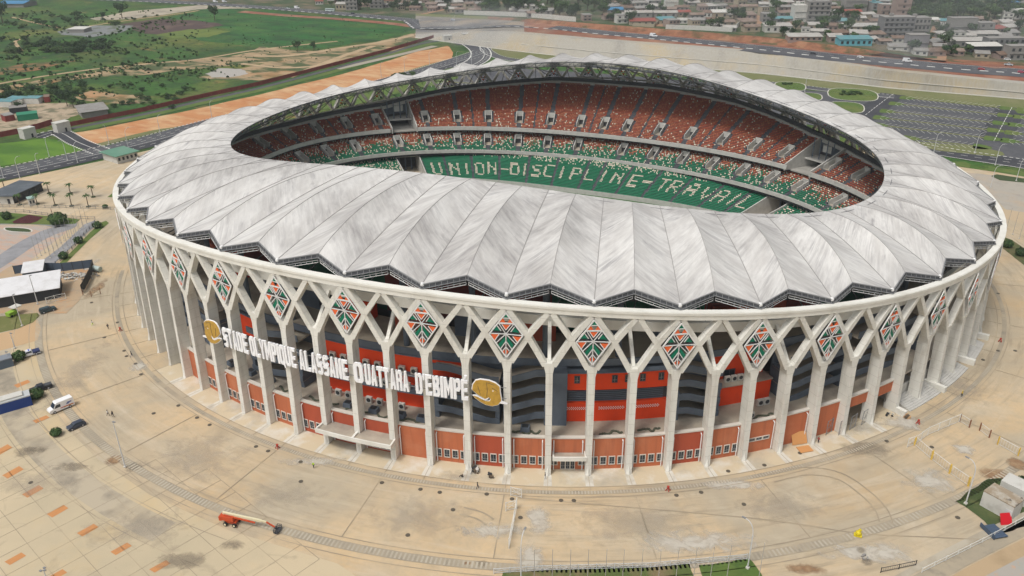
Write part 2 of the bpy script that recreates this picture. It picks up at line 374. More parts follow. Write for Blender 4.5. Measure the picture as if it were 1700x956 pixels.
for k in range(1,96,2):
    rng=random.Random(k); ou,ov=rng.uniform(0,50),rng.uniform(0,50)
    b=MB(); nv=16; nu=5
    for h in (0,1):
        for j in range(nv):
            for i in range(nu):
                q=[(h+i/nu,j/nv),(h+(i+1)/nu,j/nv),(h+(i+1)/nu,(j+1)/nv),(h+i/nu,(j+1)/nv)]
                P4=[roofpt(k,*a) for a in q]; b.poly(P4,0,[(ou+(9.3 if h else 0)+abs(1-a[0])*.85,ov+(4.1 if h else 0)+a[1]*4.6-(.9 if h else 1.1)*abs(1-a[0])*-.6) for a in q])
    me=b.data('roof_membrane',[M_fab]); 
    import bmesh
    bm=bmesh.new(); bm.from_mesh(me)
    # weld each half on its own so that the ridge stays a sharp crease
    nf=len(bm.faces); bm.faces.ensure_lookup_table()
    for h in (0,1):
        vs=set(); [vs.add(v) for f in bm.faces[h*nf//2:(h+1)*nf//2] for v in f.verts]
        if h==0: first=vs
    bmesh.ops.remove_doubles(bm,verts=list(first),dist=.001)
    bm.verts.ensure_lookup_table(); rest=[v for v in bm.verts if v not in first]
    bmesh.ops.remove_doubles(bm,verts=rest,dist=.001)
    for f in bm.faces: f.smooth=True
    bm.to_mesh(me); bm.free()
    ob=bpy.data.objects.new('roof_membrane',me); COL.objects.link(ob); ob.parent=stad
    for u,wd,dz,nm_ in ((1.,.07,.03,'ridge_seam'),(0.,.12,.05,'valley_seam')):
        s=MB(); pr=None
        for j in range(nv+1):
            p=roofpt(k,u,j/nv)+Vector((0,0,dz))
            if pr is not None: s.bar(pr,p,wd,.12)
            pr=p
        s.build(nm_,M_seam,ob)
    # edge truss: netted dark band and white rails from ball to apex to ball
    e=MB()
    A=O(k-1,.9,HB(k-1)+.9); E=O(k,4.6,HB(k)+2.4); B=O(k+1,.9,HB(k+1)+.9)
    for P0,P1 in ((A,E),(E,B)):
        n=NRM(k); dn=Vector((0,0,-1)); L_=(P1-P0).length; m=7
        top=lambda f:P0.lerp(P1,f)+n*.12; low=lambda f:P0.lerp(P1,f)+n*.35+dn*.85; rail=lambda f:P0.lerp(P1,f)+n*.15+dn*1.45
        e.bar(top(0),top(1),.22,.22,0); e.bar(low(0),low(1),.18,.18,0)
        e.poly([top(0)+dn*.12,low(0),low(1),top(1)+dn*.12],2)
        e.bar(rail(.03),rail(.97),.11,.11,1); e.bar(rail(.03)+dn*.55,rail(.97)+dn*.55,.11,.11,1)
        for i in range(m+1):
            f=.03+.94*i/m; e.bar(rail(f),rail(f)+dn*.55,.07,.07,1); e.bar(top(f),low(f),.10,.10,0)
            e.bar(low(f),rail(f),.10,.10,0)
    for u in (.35,1.,1.65):      # stays going in under the fabric
        P0=(A.lerp(E,u) if u<=1 else E.lerp(B,u-1)); e.bar(P0+Vector((0,0,-1.2)),P0-NRM(k)*7+Vector((0,0,-3.2)),.22,.22,0)
    e.build('edge_truss',[M_mid,M_wst,M_dark],stad)
    bb=MB(); c=O(k-1,1.1,HB(k-1)); bb.tube(c,c+Vector((0,0,.5)),.45,.4,8); bb.sphere((c.x,c.y,c.z+.8),.5); bb.build('support_ball',M_wst,stad,smooth=True)
# ---- trusses under the inner rim
b=MB()
for i in range(192):
    k=i/2; q=(i+1)/2
    t0,t1=I(k,.25,-.15),I(q,.25,-.15); l0,l1=I(k,1.3,-2.),I(q,1.3,-2.); o0,o1=I(k,2.2,.1),I(q,2.2,.1)
    b.bar(t0,t1,.40,.3); b.bar(l0,l1,.32); b.bar(o0,o1,.2); b.bar(t0,l0,.15); b.bar(t0,l1,.15); b.bar(I(k+.25,.6,-1.3),I(q+.25,.6,-1.3),.2)
b.build('rim_truss',M_truss,stad)
for k in range(0,96,2):
    b=MB(); a=I(k,1.3,-2.); c=O(k,7.2,IB(k)-.3)
    b.bar(a,O(k-1,7.2,IB(k)-.7),.22); b.bar(a,O(k+1,7.2,IB(k)-.7),.22); b.bar(a,c,.24)
    b.build('radial_truss',M_truss,stad)
# ---- podium wall with windows
segs=[]
b=MB(); kk=-13.0
rngw=random.Random(4)
redb={-9:1,-7:0,-3:0,3:0,1:0}
for k in range(-13,9):
    mi=1 if k in (-8,-6,-7,2,-3) else 0
    z1=8.35
    if k>=7: cbox(b,k,k+1,.9,1.5,5.4,z1,mi,.25)
    else: cbox(b,k,k+1,.9,1.5,-.2,z1,mi,.25)
cbox(b,-13,9,.75,1.65,8.35,8.7,2,.25)
b.build('podium_wall',[M_terra,M_terra2,M_frame],stad)
b=MB(); ringmesh(b,1.66,27.,lambda k:7.6,lambda k:7.9); b.build('podium_deck',M_deck,stad)
b=MB(); ringmesh(b,9.,26.5,lambda k:-.2,lambda k:7.6,n=192,k0=9,k1=83,closed=False); b.build('podium_core',M_conc,stad)
def window(k,z0,z1,w,inset=.9,nm='window',mats=None,parent=None,proud=.07):
    n=NRM(k); t=Vector((-n.y,n.x,0)); c=O(k,inset)+n*.0; b=MB()
    def R(x0,x1,za,zb,d0,d1,mi):
        b.hexa([c+t*x0+n*d1+Vector((0,0,za)),c+t*x1+n*d1+Vector((0,0,za)),c+t*x1+n*d0+Vector((0,0,za)),c+t*x0+n*d0+Vector((0,0,za)),
                c+t*x0+n*d1+Vector((0,0,zb)),c+t*x1+n*d1+Vector((0,0,zb)),c+t*x1+n*d0+Vector((0,0,zb)),c+t*x0+n*d0+Vector((0,0,zb))],mi)
    R(-w/2,w/2,z0,z1,-.05,.05,1)
    fw=.16
    R(-w/2-fw,w/2+fw,z1,z1+fw,-.05,.16,0); R(-w/2-fw,w/2+fw,z0-fw,z0,-.05,.16,0); R(-w/2-fw,-w/2,z0,z1,-.05,.16,0); R(w/2,w/2+fw,z0,z1,-.05,.16,0); R(-.05,.05,z0,z1,.05,.11,2)
    R(-w/2,w/2,z0+(z1-z0)*.3,z0+(z1-z0)*.3+.08,.05,.11,2)
    return b.build(nm,mats or [M_frame,M_glass,M_mid],parent or stad)
for k in range(-12,5):
    if k in (-7,-6,-5): continue
    xs=[.17,.39,.61,.83] if k not in (4,) else []
    if k==-1: xs=[.16,.84]
    for x in xs: window(k+x,1.3,3.3,1.15)
for x in (.3,.5,.7): window(4+x,3.2,3.9,1.5)
for k0,n in ((-7,4),(-6,4),(-5.0,0),(-1,0)):
    for j in range(n): window(k0+.2+.2*j,.6,2.9,1.35,nm='glass_door')
for x in (-.62,-.5,-.38): window(k0+.0+x+1,.15,2.9,.85 if True else 1,nm='glass_door')
# white downpipes
for k in range(-11,7):
    b=MB()
    for s in (-1,1):
        kk=k+s*.14; p=O(kk,.45,.2); q=O(kk,.45,7.6); b.tube(p,q,.13,n=6); b.tube(q,O(kk,1.7,8.2),.13,n=6)
    b.build('downpipe',M_wst,stad)
# entrance canopies
def canopy(k0,k1,z,out):
    b=MB(); cbox(b,k0+.0,k1,-out,.85,z-.35,z,0,.25)
    cbox(b,k0,k1,-out-.3,-out,z-.6,z+.45,1,.25); cbox(b,k0-.04,k0,-out-.3,.85,z-.6,z+.45,1,.25); cbox(b,k1,k1+.04,-out-.3,.85,z-.6,z+.45,1,.25)
    if k1-k0>1.2: cbox(b,(k0+k1)/2-.03,(k0+k1)/2+.03,-out,.85,z,z+.4,1,.25)
    b.build('entrance_canopy',[M_deck,M_beam],stad)
canopy(-7.05,-4.95,5.2,3.4); canopy(-.85,-.1,4.6,1.2)
# steps and low walls on the open east side and ground aprons
b=MB()
for k0,k1 in ((9.3,10.8),(11.2,12.6),(13.2,14.4)):
    for i in range(7): cbox(b,k0,k1,-3.0+i*.62,-3.0+(i+1)*.62 if i<6 else 9.,-.1,.16*(i+1),0)
b.build('staircase',M_lcon,stad)
b=MB()
for k in (9,10.9,12.9,14.7): cbox(b,k-.06,k+.06,-3.6,2.,-.1,1.5,0)
cbox(b,9.,20.,2.1,2.5,-.1,lambda k:4.0,1,.5)
b.build('stair_cheek_wall',[M_beam,M_lcon],stad)
# ---- inner buildings behind the columns
def block(name,k0,k1,i0,i1,z0,z1,m,roof=None):
    b=MB(); cbox(b,k0,k1,i0,i1,z0,z1,0); 
    if roof: cbox(b,k0-.03,k1+.03,i0-.25,i1,z1,z1+.25,1)
    return b.build(name,[m,roof or m],stad)
block('inner_building',-.5,2.2,8.,22.,7.9,12.9,M_orange)
block('louvre_storey',-.5,2.2,8.9,22.,12.9,16.2,M_dark)
block('inner_building',-.5,2.25,8.3,22.,16.2,20.6,M_orange,M_slate)
for x in (-.25,.15,.75,1.1,1.5,2.0): window(x,18.2,19.8,.95,8.3,mats=[M_dark,M_glass,M_mid])
b=MB()
for i in range(6): cbox(b,-.48,2.1,8.55,8.7,13.1+i*.5,13.3+i*.5,0)
b.build('louvre_blade',M_slate,stad)
b=MB()
for a,c in ((-.5,.1),(.35,1.05),(1.3,2.0)):
    for i in range(22):
        for j in range(3):
            if (i+j)%2==0: cbox(b,a+(c-a)*i/22,a+(c-a)*(i+.8)/22,7.93,7.99,11.1+j*.27,11.3+j*.27,0,1)
b.build('vent_screen',M_wst,stad)
block('stair_tower',-.9,-.52,6.3,16.,7.9,21.8,M_slate)
block('inner_building',-8.0,-4.5,9.,22.,7.9,12.6,M_orange)
block('gallery_floor',-8.1,-4.4,7.2,22.,12.6,13.5,M_slate)
block('inner_building',-8.0,-3.9,9.6,22.,13.5,16.6,M_orange)
block('gallery_floor',-8.1,-3.8,8.2,22.,16.6,17.3,M_slate)
block('inner_building',-7.6,-3.4,9.2,22.,17.3,21.6,M_orange,M_slate)
block('inner_building',-11.9,-10.6,10.,22.,14.,20.,M_orange,M_slate)
block('inner_building',3.75,5.4,9.5,22.,7.9,13.,M_orange,M_deck)
block('inner_building',3.55,5.35,12.5,24.,13.2,20.6,M_orange,M_slate)
window(4.9,15.5,17.,1.4,12.5,mats=[M_dark,M_glass,M_mid]); window(4.25,13.4,15.6,2.6,12.5,mats=[M_dark,M_glass,M_dark])
# ramps
def ramp_tower(k0,k1,zb,zt,up=True):
    km=(k0+k1)/2; z=zb; i=0
    while z<zt:
        rise=2.2; b=MB()
        f=(lambda k,z=z: z+rise*min(1.,max(0.,((k-k0) if up else (k1-k))/(k1-k0)*1.7-.25)))
        cbox(b,k0,k1,6.0,6.25,lambda k:f(k),lambda k:f(k)+1.7,0,.2)
        cbox(b,k0,k1,6.25,12.,lambda k:f(k)-.2,lambda k:f(k)+.1,1,.2)
        b.build('ramp',[M_slate,M_deck],stad); z+=3.7; i+=1
    b=MB(); cbox(b,k0,k1,12.,12.5,7.9,21.5,0,.5); 
    for kk in (k0,k1-.12): cbox(b,kk,kk+.12,6.3,12.,7.9,zt-4,0,.5)
    b.build('ramp_wall',M_slate,stad)
ramp_tower(-4.1,-2.3,7.6,20.,False); ramp_tower(-2.2,-1.0,7.8,19.5); ramp_tower(2.35,3.6,7.6,19.5,False); ramp_tower(5.6,7.6,7.6,19.5); ramp_tower(7.9,10.5,7.,19.,False); ramp_tower(-10.4,-8.3,7.6,19.5); ramp_tower(-14.5,-12.2,7.6,19.5,False); ramp_tower(11,13,7.,19.)
block('terrace_slab',-16,18,9.5,23.,20.9 if False else 21.95,22.6,M_deck)
b=MB(); cbox(b,-16,18,9.2,9.5,21.9,23.6,0); b.build('terrace_parapet',M_slate,stad)
rr=random.Random(8)
for k in range(-16,18,2): b=MB(); cbox(b,k+.1,k+1.2,19.,22.5,22.6,27.5+rr.uniform(-.5,2)); b.build('concourse_wall',rr.choice([M_orange,M_slate,M_slate,M_terra2]),stad)
# round service columns rising behind the forks
for k in range(-16,18,2):
    b=MB(); p=O(k+.9,12.,22.6); b.tube(p,O(k+.9,12.,HB(k)-4.),.7,n=10); b.build('concourse_column',M_slate,stad,smooth=False)
# ================================================================ BOWL
def bow(t,a,b_,n):  # superellipse point at angle parameter t (radians)
    c,s=math.cos(t),math.sin(t); e=2./n
    return (a*math.copysign(abs(c)**e,c),b_*math.copysign(abs(s)**e,s))
def topd(td):       # depth of the upper tier in metres at angle td
    T=[(-180,11),(-150,11),(-120,20),(-90,28),(-60,22),(-30,11),(0,10),(29.8,10.8),(39.9,13.1),(52.8,17.6),(70.5,26.7),(83.9,30.8),(101.6,30.7),(120.4,23.1),(137.9,14.1),(150,12),(166,10.1),(180,11)]
    td=(td+180)%360-180; return float(np.interp(td,[q[0] for q in T],[q[1] for q in T]))
UP=dict(a=121,b=79,n=2.15,z=18.5,k=.5,tr=.86,rows=36); MI=dict(a=112,b=71,n=2.1,z=10.,k=.49,tr=.86,rows=14); LO=dict(a=95,b=52,n=2.8,z=1.6,k=.42,tr=.84,rows=22)
VU=[177.4,167.8,158.9,150.0,141.6,129.1,121.4,114.2,107.3,100.7,94.7,90.4,86.5,80.4,74.2,67.4,60.5,53.3,41.8,34.0,25.,16.]
VM=[168.9,159.8,150.7,138.2,130.2,122.6,115.2,108.0,101.3,94.7,85.8,79.3,72.8,66.0,58.8,51.5,44.0,32.3,22.]
AL=[130.6,122.5,114.0,106.3,99.4,94.1,90.3,89.3,85.9,80.8,74.0,66.2,58.2]
GU=[(132.2,139.0),(43.2,50.)]; GL=[(130.8,139.5),(45.,52.5)]
def tier_grid(T,step=.5,t0=0.,t1=360.): pass
def wpos(T,td,d,z): 
    x,y=bow(rad(td),T['a']+d,T['b']+d,T['n']); return Vector((x,y,z))
def tstep(T,td): # degrees per metre of arc near td
    p=wpos(T,td-.5,0,0);q=wpos(T,td+.5,0,0); return 1./max((p-q).length,.2)
def in_gap(td,G): return any(a<td<b for a,b in G)
def in_vom(T,td,d,V,extra=0.,d0=4.6,d1=9.4):
    for v in V:
        if abs(td-v)*1.0/tstep_c(T,v)<1.6+extra and d0-extra*.6<d<d1+extra*.8: return True
    return False
_tc={}
def tstep_c(T,v):
    key=(T['a'],round(v,1))
    if key not in _tc: _tc[key]=tstep(T,v)
    return _tc[key]
def build_tier(T,name,V,G,dmax):
    b=MB(); tds=np.arange(-180,180,.5)
    for r in range(T['rows']):
        d0=r*T['tr']; d1=d0+T['tr']; z=T['z']+T['k']*d0; zp=T['z']+T['k']*(d0-T['tr'])
        pts0=[wpos(T,td,d0,z) for td in tds]; pts1=[wpos(T,td,d1,z) for td in tds]
        for i in range(len(tds)):
            j=(i+1)%len(tds); td=tds[i]+.25; dm=(d0+d1)/2
            if d0>dmax(td): continue
            if in_gap(td,G) : continue
            if V and in_vom(T,td,dm,V): continue
            b.poly([pts0[i],pts0[j],pts1[j],pts1[i]][::-1] if False else [pts0[i],pts0[j],pts1[j],pts1[i]])
            b.poly([pts0[j],pts0[i],pts0[i]-Vector((0,0,z-zp)),pts0[j]-Vector((0,0,z-zp))])
    return b.build(name,M_tread,stad)
build_tier(UP,'upper_stand',VU,GU,topd); build_tier(MI,'middle_stand',VM,[],lambda t:12.); build_tier(LO,'lower_stand',[],GL,lambda t:18.5)
def bandring(name,T,d0,d1,z0,z1,m,step=1.5,G=(),t0=-180.,t1=180.,zf=None,df=None):
    b=MB(); tds=np.arange(t0,t1+1e-6,step)
    def P(td,e,z):
        dd=(df(td) if df else 0)+e; return wpos(T,td,dd,z+(T['z']+T['k']*df(td) if df else 0))
    for i in range(len(tds)-1):
        a,c=tds[i],tds[i+1]
        if in_gap((a+c)/2,G):
            if b.v: b.build(name,m,stad); b=MB()
            continue
        b.hexa([P(a,d0,z0),P(c,d0,z0),P(c,d1,z0),P(a,d1,z0),P(a,d0,z1),P(c,d0,z1),P(c,d1,z1),P(a,d1,z1)])
    return b.build(name,m,stad)
bandring('stand_parapet',UP,-.55,-.1,17.5,19.2,M_lcon,G=GU); bandring('stand_soffit',UP,-.1,14.,16.9,17.1,M_dark,G=GU)
bandring('stand_parapet',MI,-.55,-.1,9.2,10.7,M_lcon); bandring('stand_soffit',MI,-.1,16.,8.3,8.6,M_dark)
bandring('pitch_wall',LO,-.6,-.3,0.,2.0,M_lcon)
bandring('stand_rim',UP,0.,.7,-.5,.9,M_lcon,df=topd); bandring('stand_rim_rail',UP,.75,1.6,.2,2.4,M_dark,df=topd)
# back wall of the stands (dark red and green stretches), seen under the near roof edge
b=MB(); tds=np.arange(-180,180,3.)
for i,td in enumerate(tds):
    a,c=td,td+3.; da,dc=topd(a)+1.,topd(c)+1.; za=UP['z']+.5*da;zc=UP['z']+.5*dc; mi=(0,1)[int((i//5)%2)] if -150<td<-20 else 2
    b.poly([wpos(UP,a,da,22.),wpos(UP,c,dc,22.),wpos(UP,c,dc,zc),wpos(UP,a,da,za)],mi); b.poly([wpos(UP,a,da,7.9),wpos(UP,c,dc,7.9),wpos(UP,c,dc,22.),wpos(UP,a,da,22.)],3)
b.build('stand_back_wall',[mat('deep_red_cladding',(.16,.03,.025),.7),mat('deep_green_cladding',(.01,.09,.05),.7),M_slate,M_dark],stad)
# vomitories
def vom(T,v,dark,d0=4.6,d1=9.4):
    n=(wpos(T,v,1,0)-wpos(T,v,0,0)).normalized(); t=Vector((n.y,-n.x,0)); c=wpos(T,v,0,0); b=MB(); zf=T['z']+T['k']*(d0-.8)-.3; k=T['k']
    def H8(x0,x1,a,c_,z0a,z0c,z1a,z1c,mi):
        q=lambda x,d,z: c+t*x+n*d+Vector((0,0,z))
        b.hexa([q(x0,a,z0a),q(x1,a,z0a),q(x1,c_,z0c),q(x0,c_,z0c),q(x0,a,z1a),q(x1,a,z1a),q(x1,c_,z1c),q(x0,c_,z1c)],mi)
    zt=lambda d:T['z']+k*d+1.05
    for s in (-1,1): H8(min(s*1.35,s*1.65),max(s*1.35,s*1.65),d0-.2,d1+.3,zf-.3,zf-.3,zt(d0),zt(d1),0)
    H8(-1.7,1.7,d1,d1+.35,zf+2.1,zf+2.1,zt(d1)+.25,zt(d1)+.25,0)
    H8(-1.35,1.35,d0-.1,d1+1.5,zf-.1,zf-.1,zf,zf,2)
    H8(-1.35,1.35,d1+.4,d1+.6,zf,zf,zf+2.2,zf+2.2,1)  # dark panel fills the opening, standing for the shade of the passage
    b.build('vomitory',[M_lcon,M_dark,M_deck],stad)
for v in VU: vom(UP,v,0)
for v in VM: vom(MI,v,0)
# video-screen gaps in the upper tier, player tunnels in the lower tier
for a,c in GU:
    b=MB(); m=(a+c)/2
    for t0_ in (a,c):
        b.hexa([wpos(UP,t0_-.12,-.5,17),wpos(UP,t0_+.12,-.5,17),wpos(UP,t0_+.12,topd(t0_),17),wpos(UP,t0_-.12,topd(t0_),17),wpos(UP,t0_-.12,-.5,19.6),wpos(UP,t0_+.12,-.5,19.6),wpos(UP,t0_+.12,topd(t0_),19.9+.5*topd(t0_)),wpos(UP,t0_-.12,topd(t0_),19.9+.5*topd(t0_))],1)
    b.build('gap_wall',[M_dark,M_lcon],stad)
    b=MB()
    for d_,z_,mi in ((2.,17.2,0),(9.,21.,1)): 
        b.hexa([wpos(UP,a+.2,d_,z_-.5),wpos(UP,c-.2,d_,z_-.5),wpos(UP,c-.2,d_+14,z_-.5),wpos(UP,a+.2,d_+14,z_-.5),wpos(UP,a+.2,d_,z_),wpos(UP,c-.2,d_,z_),wpos(UP,c-.2,d_+14,z_),wpos(UP,a+.2,d_+14,z_)],mi)
    b.build('screen_platform',[M_conc,M_lcon],stad)
    b=MB(); 
    for q in (.15,.38,.62,.85): p=wpos(UP,a+(c-a)*q,11.,21.); b.bar(p,p+Vector((0,0,8)),.4)
    p=wpos(UP,a+(c-a)*.3,12.,24.);q=wpos(UP,a+(c-a)*.6,12.,24.); b.hexa([p,q,q+Vector((0,1.5,0)),p+Vector((0,1.5,0))]+[e+Vector((0,0,2.6)) for e in (p,q,q+Vector((0,1.5,0)),p+Vector((0,1.5,0)))],1)
    b.build('screen_frame',[M_slate,M_lcon],stad)
M_sand=mat('tunnel_floor',(.45,.38,.28),.9,[((.32,.26,.19),.4,.4,.7,None,.6)])
for a,c in GL:
    b=MB()
    for t0_,s in ((a,1),(c,-1)):
        b.hexa([wpos(LO,t0_-.15,-.5,0),wpos(LO,t0_+.15,-.5,0),wpos(LO,t0_+.15,19,0),wpos(LO,t0_-.15,19,0),wpos(LO,t0_-.15,-.5,2.6),wpos(LO,t0_+.15,-.5,2.6),wpos(LO,t0_+.15,19,10.2),wpos(LO,t0_-.15,19,10.2)],0)
    b.hexa([wpos(LO,a,15,6.8),wpos(LO,c,15,6.8),wpos(LO,c,16,6.8),wpos(LO,a,16,6.8),wpos(LO,a,15,8.3),wpos(LO,c,15,8.3),wpos(LO,c,16,8.3),wpos(LO,a,16,8.3)],0)
    for q in (.25,.5,.75):
        p=wpos(LO,a+(c-a)*q,16.5,0); b.bar(p,p+Vector((0,0,7)),.5,.5,1)
    b.hexa([wpos(LO,a,21,0),wpos(LO,c,21,0),wpos(LO,c,22,0),wpos(LO,a,22,0),wpos(LO,a,21,8),wpos(LO,c,21,8),wpos(LO,c,22,8),wpos(LO,a,22,8)],2)
    b.poly([wpos(LO,a,-3,.12),wpos(LO,c,-3,.12),wpos(LO,c,22,.12),wpos(LO,a,22,.12)],3)
    b.build('players_tunnel',[M_lcon,M_slate,M_dark,M_sand],stad)
# pitch
M_grass=mat('pitch_grass',(.035,.10,.025),.9,[((.05,.14,.035),.1,.4,.6,None,.6)])
b=MB(); b.poly([(*bow(rad(t),94.6,51.6,2.8),.06) for t in range(0,360,3)]); struct(b.build('pitch',M_grass))
# ---- seats
LET=[('U',125.9),('N',119.8),('I',115.8),('O',111.8),('N',108.3),('-',105.0),('D',102.4),('I',100.1),('S',97.5),('C',95.2),('I',93.0),('P',91.1),('L',90.0),('I',88.9),('N',87.1),('E',84.2),('-',81.7),('T',78.6),('R',75.9),('A',71.8),('V',67.6),('A',63.8),('I',60.0),('L',55.9)]
LD=[5.2,5.4,5.9,6.2,6.8,7.4,7.7,8.0,8.3,8.8,9.0,9.0,9.2,9.4,9.2,9.0,9.3,9.1,9.0,8.5,8.2,8.0,7.9,7.9]
FNT={'U':"1000110001100011000110001100010111 0",'N':"10001110011010110011100011000110001",'I':"0010000100001000010000100001000010 0",'O':"01110100011000110001100011000101110",'-':"00000000000000011111000000000000000",'D':"11110100011000110001100011000111110",'S':"01111100001000001110000010000111110",'C':"01111100001000010000100001000001111",'P':"11110100011000111110100001000010000",'L':"10000100001000010000100001000011111",'E':"11111100001000011110100001000011111",'T':"11111001000010000100001000010000100",'R':"11110100011000111110101001001010001",'A':"01110100011000111111100011000110001",'V':"10001100011000110001010100101000100"}
for q in FNT: FNT[q]=FNT[q].replace(' ','')
def seat_run():
    rng=random.Random(11); out=[]  # (x,y,z,nx,ny,colour)
    for T,V,G,dmf,nm in ((UP,VU,GU,topd,'u'),(MI,VM,[],lambda t:11.9,'m'),(LO,[],GL,lambda t:18.2,'l')):
        for r in range(T['rows']):
            d=r*T['tr']+.42; z=T['z']+T['k']*r*T['tr']; td0,td1=(8.,186.)
            tt=np.linspace(td0,td1,1400); 
            c=np.cos(np.radians(tt));s=np.sin(np.radians(tt)); e=2./T['n']; a_,b_=T['a']+d,T['b']+d
            X=a_*np.sign(c)*np.abs(c)**e; Y=b_*np.sign(s)*np.abs(s)**e
            L=np.concatenate([[0],np.cumsum(np.hypot(np.diff(X),np.diff(Y)))]); n=int(L[-1]/.52)
            S=(np.arange(n)+.5)*.52; xs=np.interp(S,L,X); ys=np.interp(S,L,Y); ts=np.interp(S,L,tt)
            if nm=='l': la=[float(np.interp(q,tt,L)) for q in AL]; lt=[float(np.interp(q[1],tt,L)) for q in LET]
            else:
                la=[float(np.interp(q,tt,L)) for q in V if td0<q<td1]
                if nm=='u': la+= [float(np.interp((V[i]+V[i+1])/2,tt,L)) for i in range(0,len(V)-1,2) if 8<(V[i]+V[i+1])/2<186]
            nth=len(V)
            for i in range(n):
                td=ts[i]
                if d>dmf(td) or in_gap(td,G): continue
                hw=1.0 if nm!='l' else .6
                bad=False
                for q,lv in enumerate(la):
                    ww=.45 if (nm=='u' and q>=nth) else hw
                    if nm=='m' and d>9.6: ww=.5
                    if abs(S[i]-lv)<ww: bad=True;break
                    if nm!='l' and q<nth and abs(S[i]-lv)<2.5 and 3.6<d<10.4: bad=True;break
                if bad: continue
                x,y=xs[i],ys[i]; nx,ny=-Y_n(X,Y,L,S[i])[0],-Y_n(X,Y,L,S[i])[1]
                f=d/max(1.,dmf(td)); u=rng.random()
                if nm=='u': col=2 if u<.035+.10*(1-min(1,d/14.))**1.3 else (1 if u<.28+.2*(1-f) else 0)
                elif nm=='m':
                    if u<.16+.14*f: col=2
                    else: col=3 if rng.random()>sst(.25,.8,f+.1*math.sin(td*.9)) else (1 if rng.random()<.45 else 0)
                else:
                    col=3; end=td>139.5 or td<45
                    if end: col=2 if u<.30 else 3
                    elif d>14.2 and u<.12+.11*(d-14.2): col=2
                    for q,(ch,_) in enumerate(LET):
                        ds=(lt[q]-S[i])   # image-right is towards smaller angle
                        if abs(ds)<2.3:
                            cx=int((ds+2.15)/4.3*5); cy=int((LD[q]+3.7-d)/7.4*7)
                            if 0<=cx<5 and 0<=cy<7 and (LD[q]+3.7-d)>=0 and FNT[ch][cy*5+cx]=='1': col=2
                out.append((x,y,z,nx,ny,col))
    return out
def Y_n(X,Y,L,s):
    i=int(np.searchsorted(L,s)); i=min(max(i,1),len(L)-1); dx,dy=X[i]-X[i-1],Y[i]-Y[i-1]; l=math.hypot(dx,dy); 
    # tangent runs anticlockwise; outward normal = (dy,-dx)
    return (dy/l,-dx/l)
SEATS=seat_run()
SV=np.array([(-.205,-.16,.34),(.205,-.16,.34),(.205,.12,.37),(-.205,.12,.37),(-.205,.18,.60),(.205,.18,.60),(-.21,.17,.05),(.21,.17,.05)])
SF=[(0,1,2,3),(3,2,5,4),(3,6,7,2)]
SF=[(0,1,2,3),(3,2,5,4),(4,5,7,6)]
MS=[M_red,M_redd,M_cream,M_green]
def seats_mesh(lst):
    n=len(lst); A=np.array(lst); nx,ny=A[:,3],A[:,4]   # (nx,ny) points to the pitch
    tx,ty=-ny,nx
    V=np.zeros((n,8,3)); 
    for j,(a,b_,c) in enumerate(SV):
        V[:,j,0]=A[:,0]+tx*a-nx*b_; V[:,j,1]=A[:,1]+ty*a-ny*b_; V[:,j,2]=A[:,2]+c
    F=np.array(SF)[None]+8*np.arange(n)[:,None,None]
    me=bpy.data.meshes.new('seat'); me.vertices.add(8*n); me.vertices.foreach_set('co',V.ravel()); m=len(SF)*n
    me.loops.add(4*m); me.loops.foreach_set('vertex_index',F.ravel().astype(np.int32)); me.polygons.add(m)
    me.polygons.foreach_set('loop_start',np.arange(m,dtype=np.int32)*4); me.polygons.foreach_set('loop_total',np.full(m,4,dtype=np.int32))
    for q in MS: me.materials.append(q)
    me.polygons.foreach_set('material_index',np.repeat(A[:,5].astype(np.int32),len(SF))); me.update(calc_edges=True); me.validate(); return me
def vis_key(s):
    p=np.array(s[:3])-CP; x=850+FPX*(p@CR)/(p@CF); y=478-FPX*(p@CU)/(p@CF)
    ok=(y<345 and x<1440 and y< 300+ (x-750)*.1) 
    return (0 if ok else 1, float(np.linalg.norm(p)))
order=sorted(range(len(SEATS)),key=lambda i:vis_key(SEATS[i]))
for i in order[:98]:
    o=bpy.data.objects.new('seat',seats_mesh([SEATS[i]])); COL.objects.link(o); o.parent=stad
o=bpy.data.objects.new('seats',seats_mesh([SEATS[i] for i in order[98:]])); COL.objects.link(o); o.parent=stad; o['kind']='stuff'
print('seats',len(SEATS))
# ================================================================ SIGN ON THE COLUMNS
M_letter=mat('letter_white',(.85,.86,.88),.5); M_gold=mat('gold_paint',(.50,.30,.045),.45,[((.36,.20,.03),1.2,.45,.65,None,.7)],spec=.5); 
sign=thing('stadium_sign','tall white capitals strung across the columns between two golden elephant heads','sign')
def sign_z(k): return float(np.interp(k,[-11.,-10.05,-9.2,-7.5,-6.05,-4.45,-2.95,-2.1],[19.2,21.0,22.6,24.2,24.5,23.7,22.3,21.3]))
ZS=lambda k: float(np.interp(k,[-11,-2],[22.4,22.2]))+1.1*math.sin(math.pi*(k+11)/9.)-.9
SW=.38
def ring(x0,y0,x1,y1,c,t,skip=()):   # chamfered ring made of convex pieces
    o_=[(x0+c,y0),(x1-c,y0),(x1,y0+c*.7),(x1,y1-c*.7),(x1-c,y1),(x0+c,y1),(x0,y1-c*.7),(x0,y0+c*.7)]
    a,b_=x0+t,x1-t; u_,v_=y0+t*.42,y1-t*.42; ci=c*.3
    n_=[(a+ci,u_),(b_-ci,u_),(b_,u_+ci),(b_,v_-ci),(b_-ci,v_),(a+ci,v_),(a,v_-ci),(a,u_+ci)]
    return [[o_[i],o_[(i+1)%8],n_[(i+1)%8],n_[i]] for i in range(8) if i not in skip]
def rc(x0,y0,x1,y1): return [(x0,y0),(x1,y0),(x1,y1),(x0,y1)]
T_=.36*SW
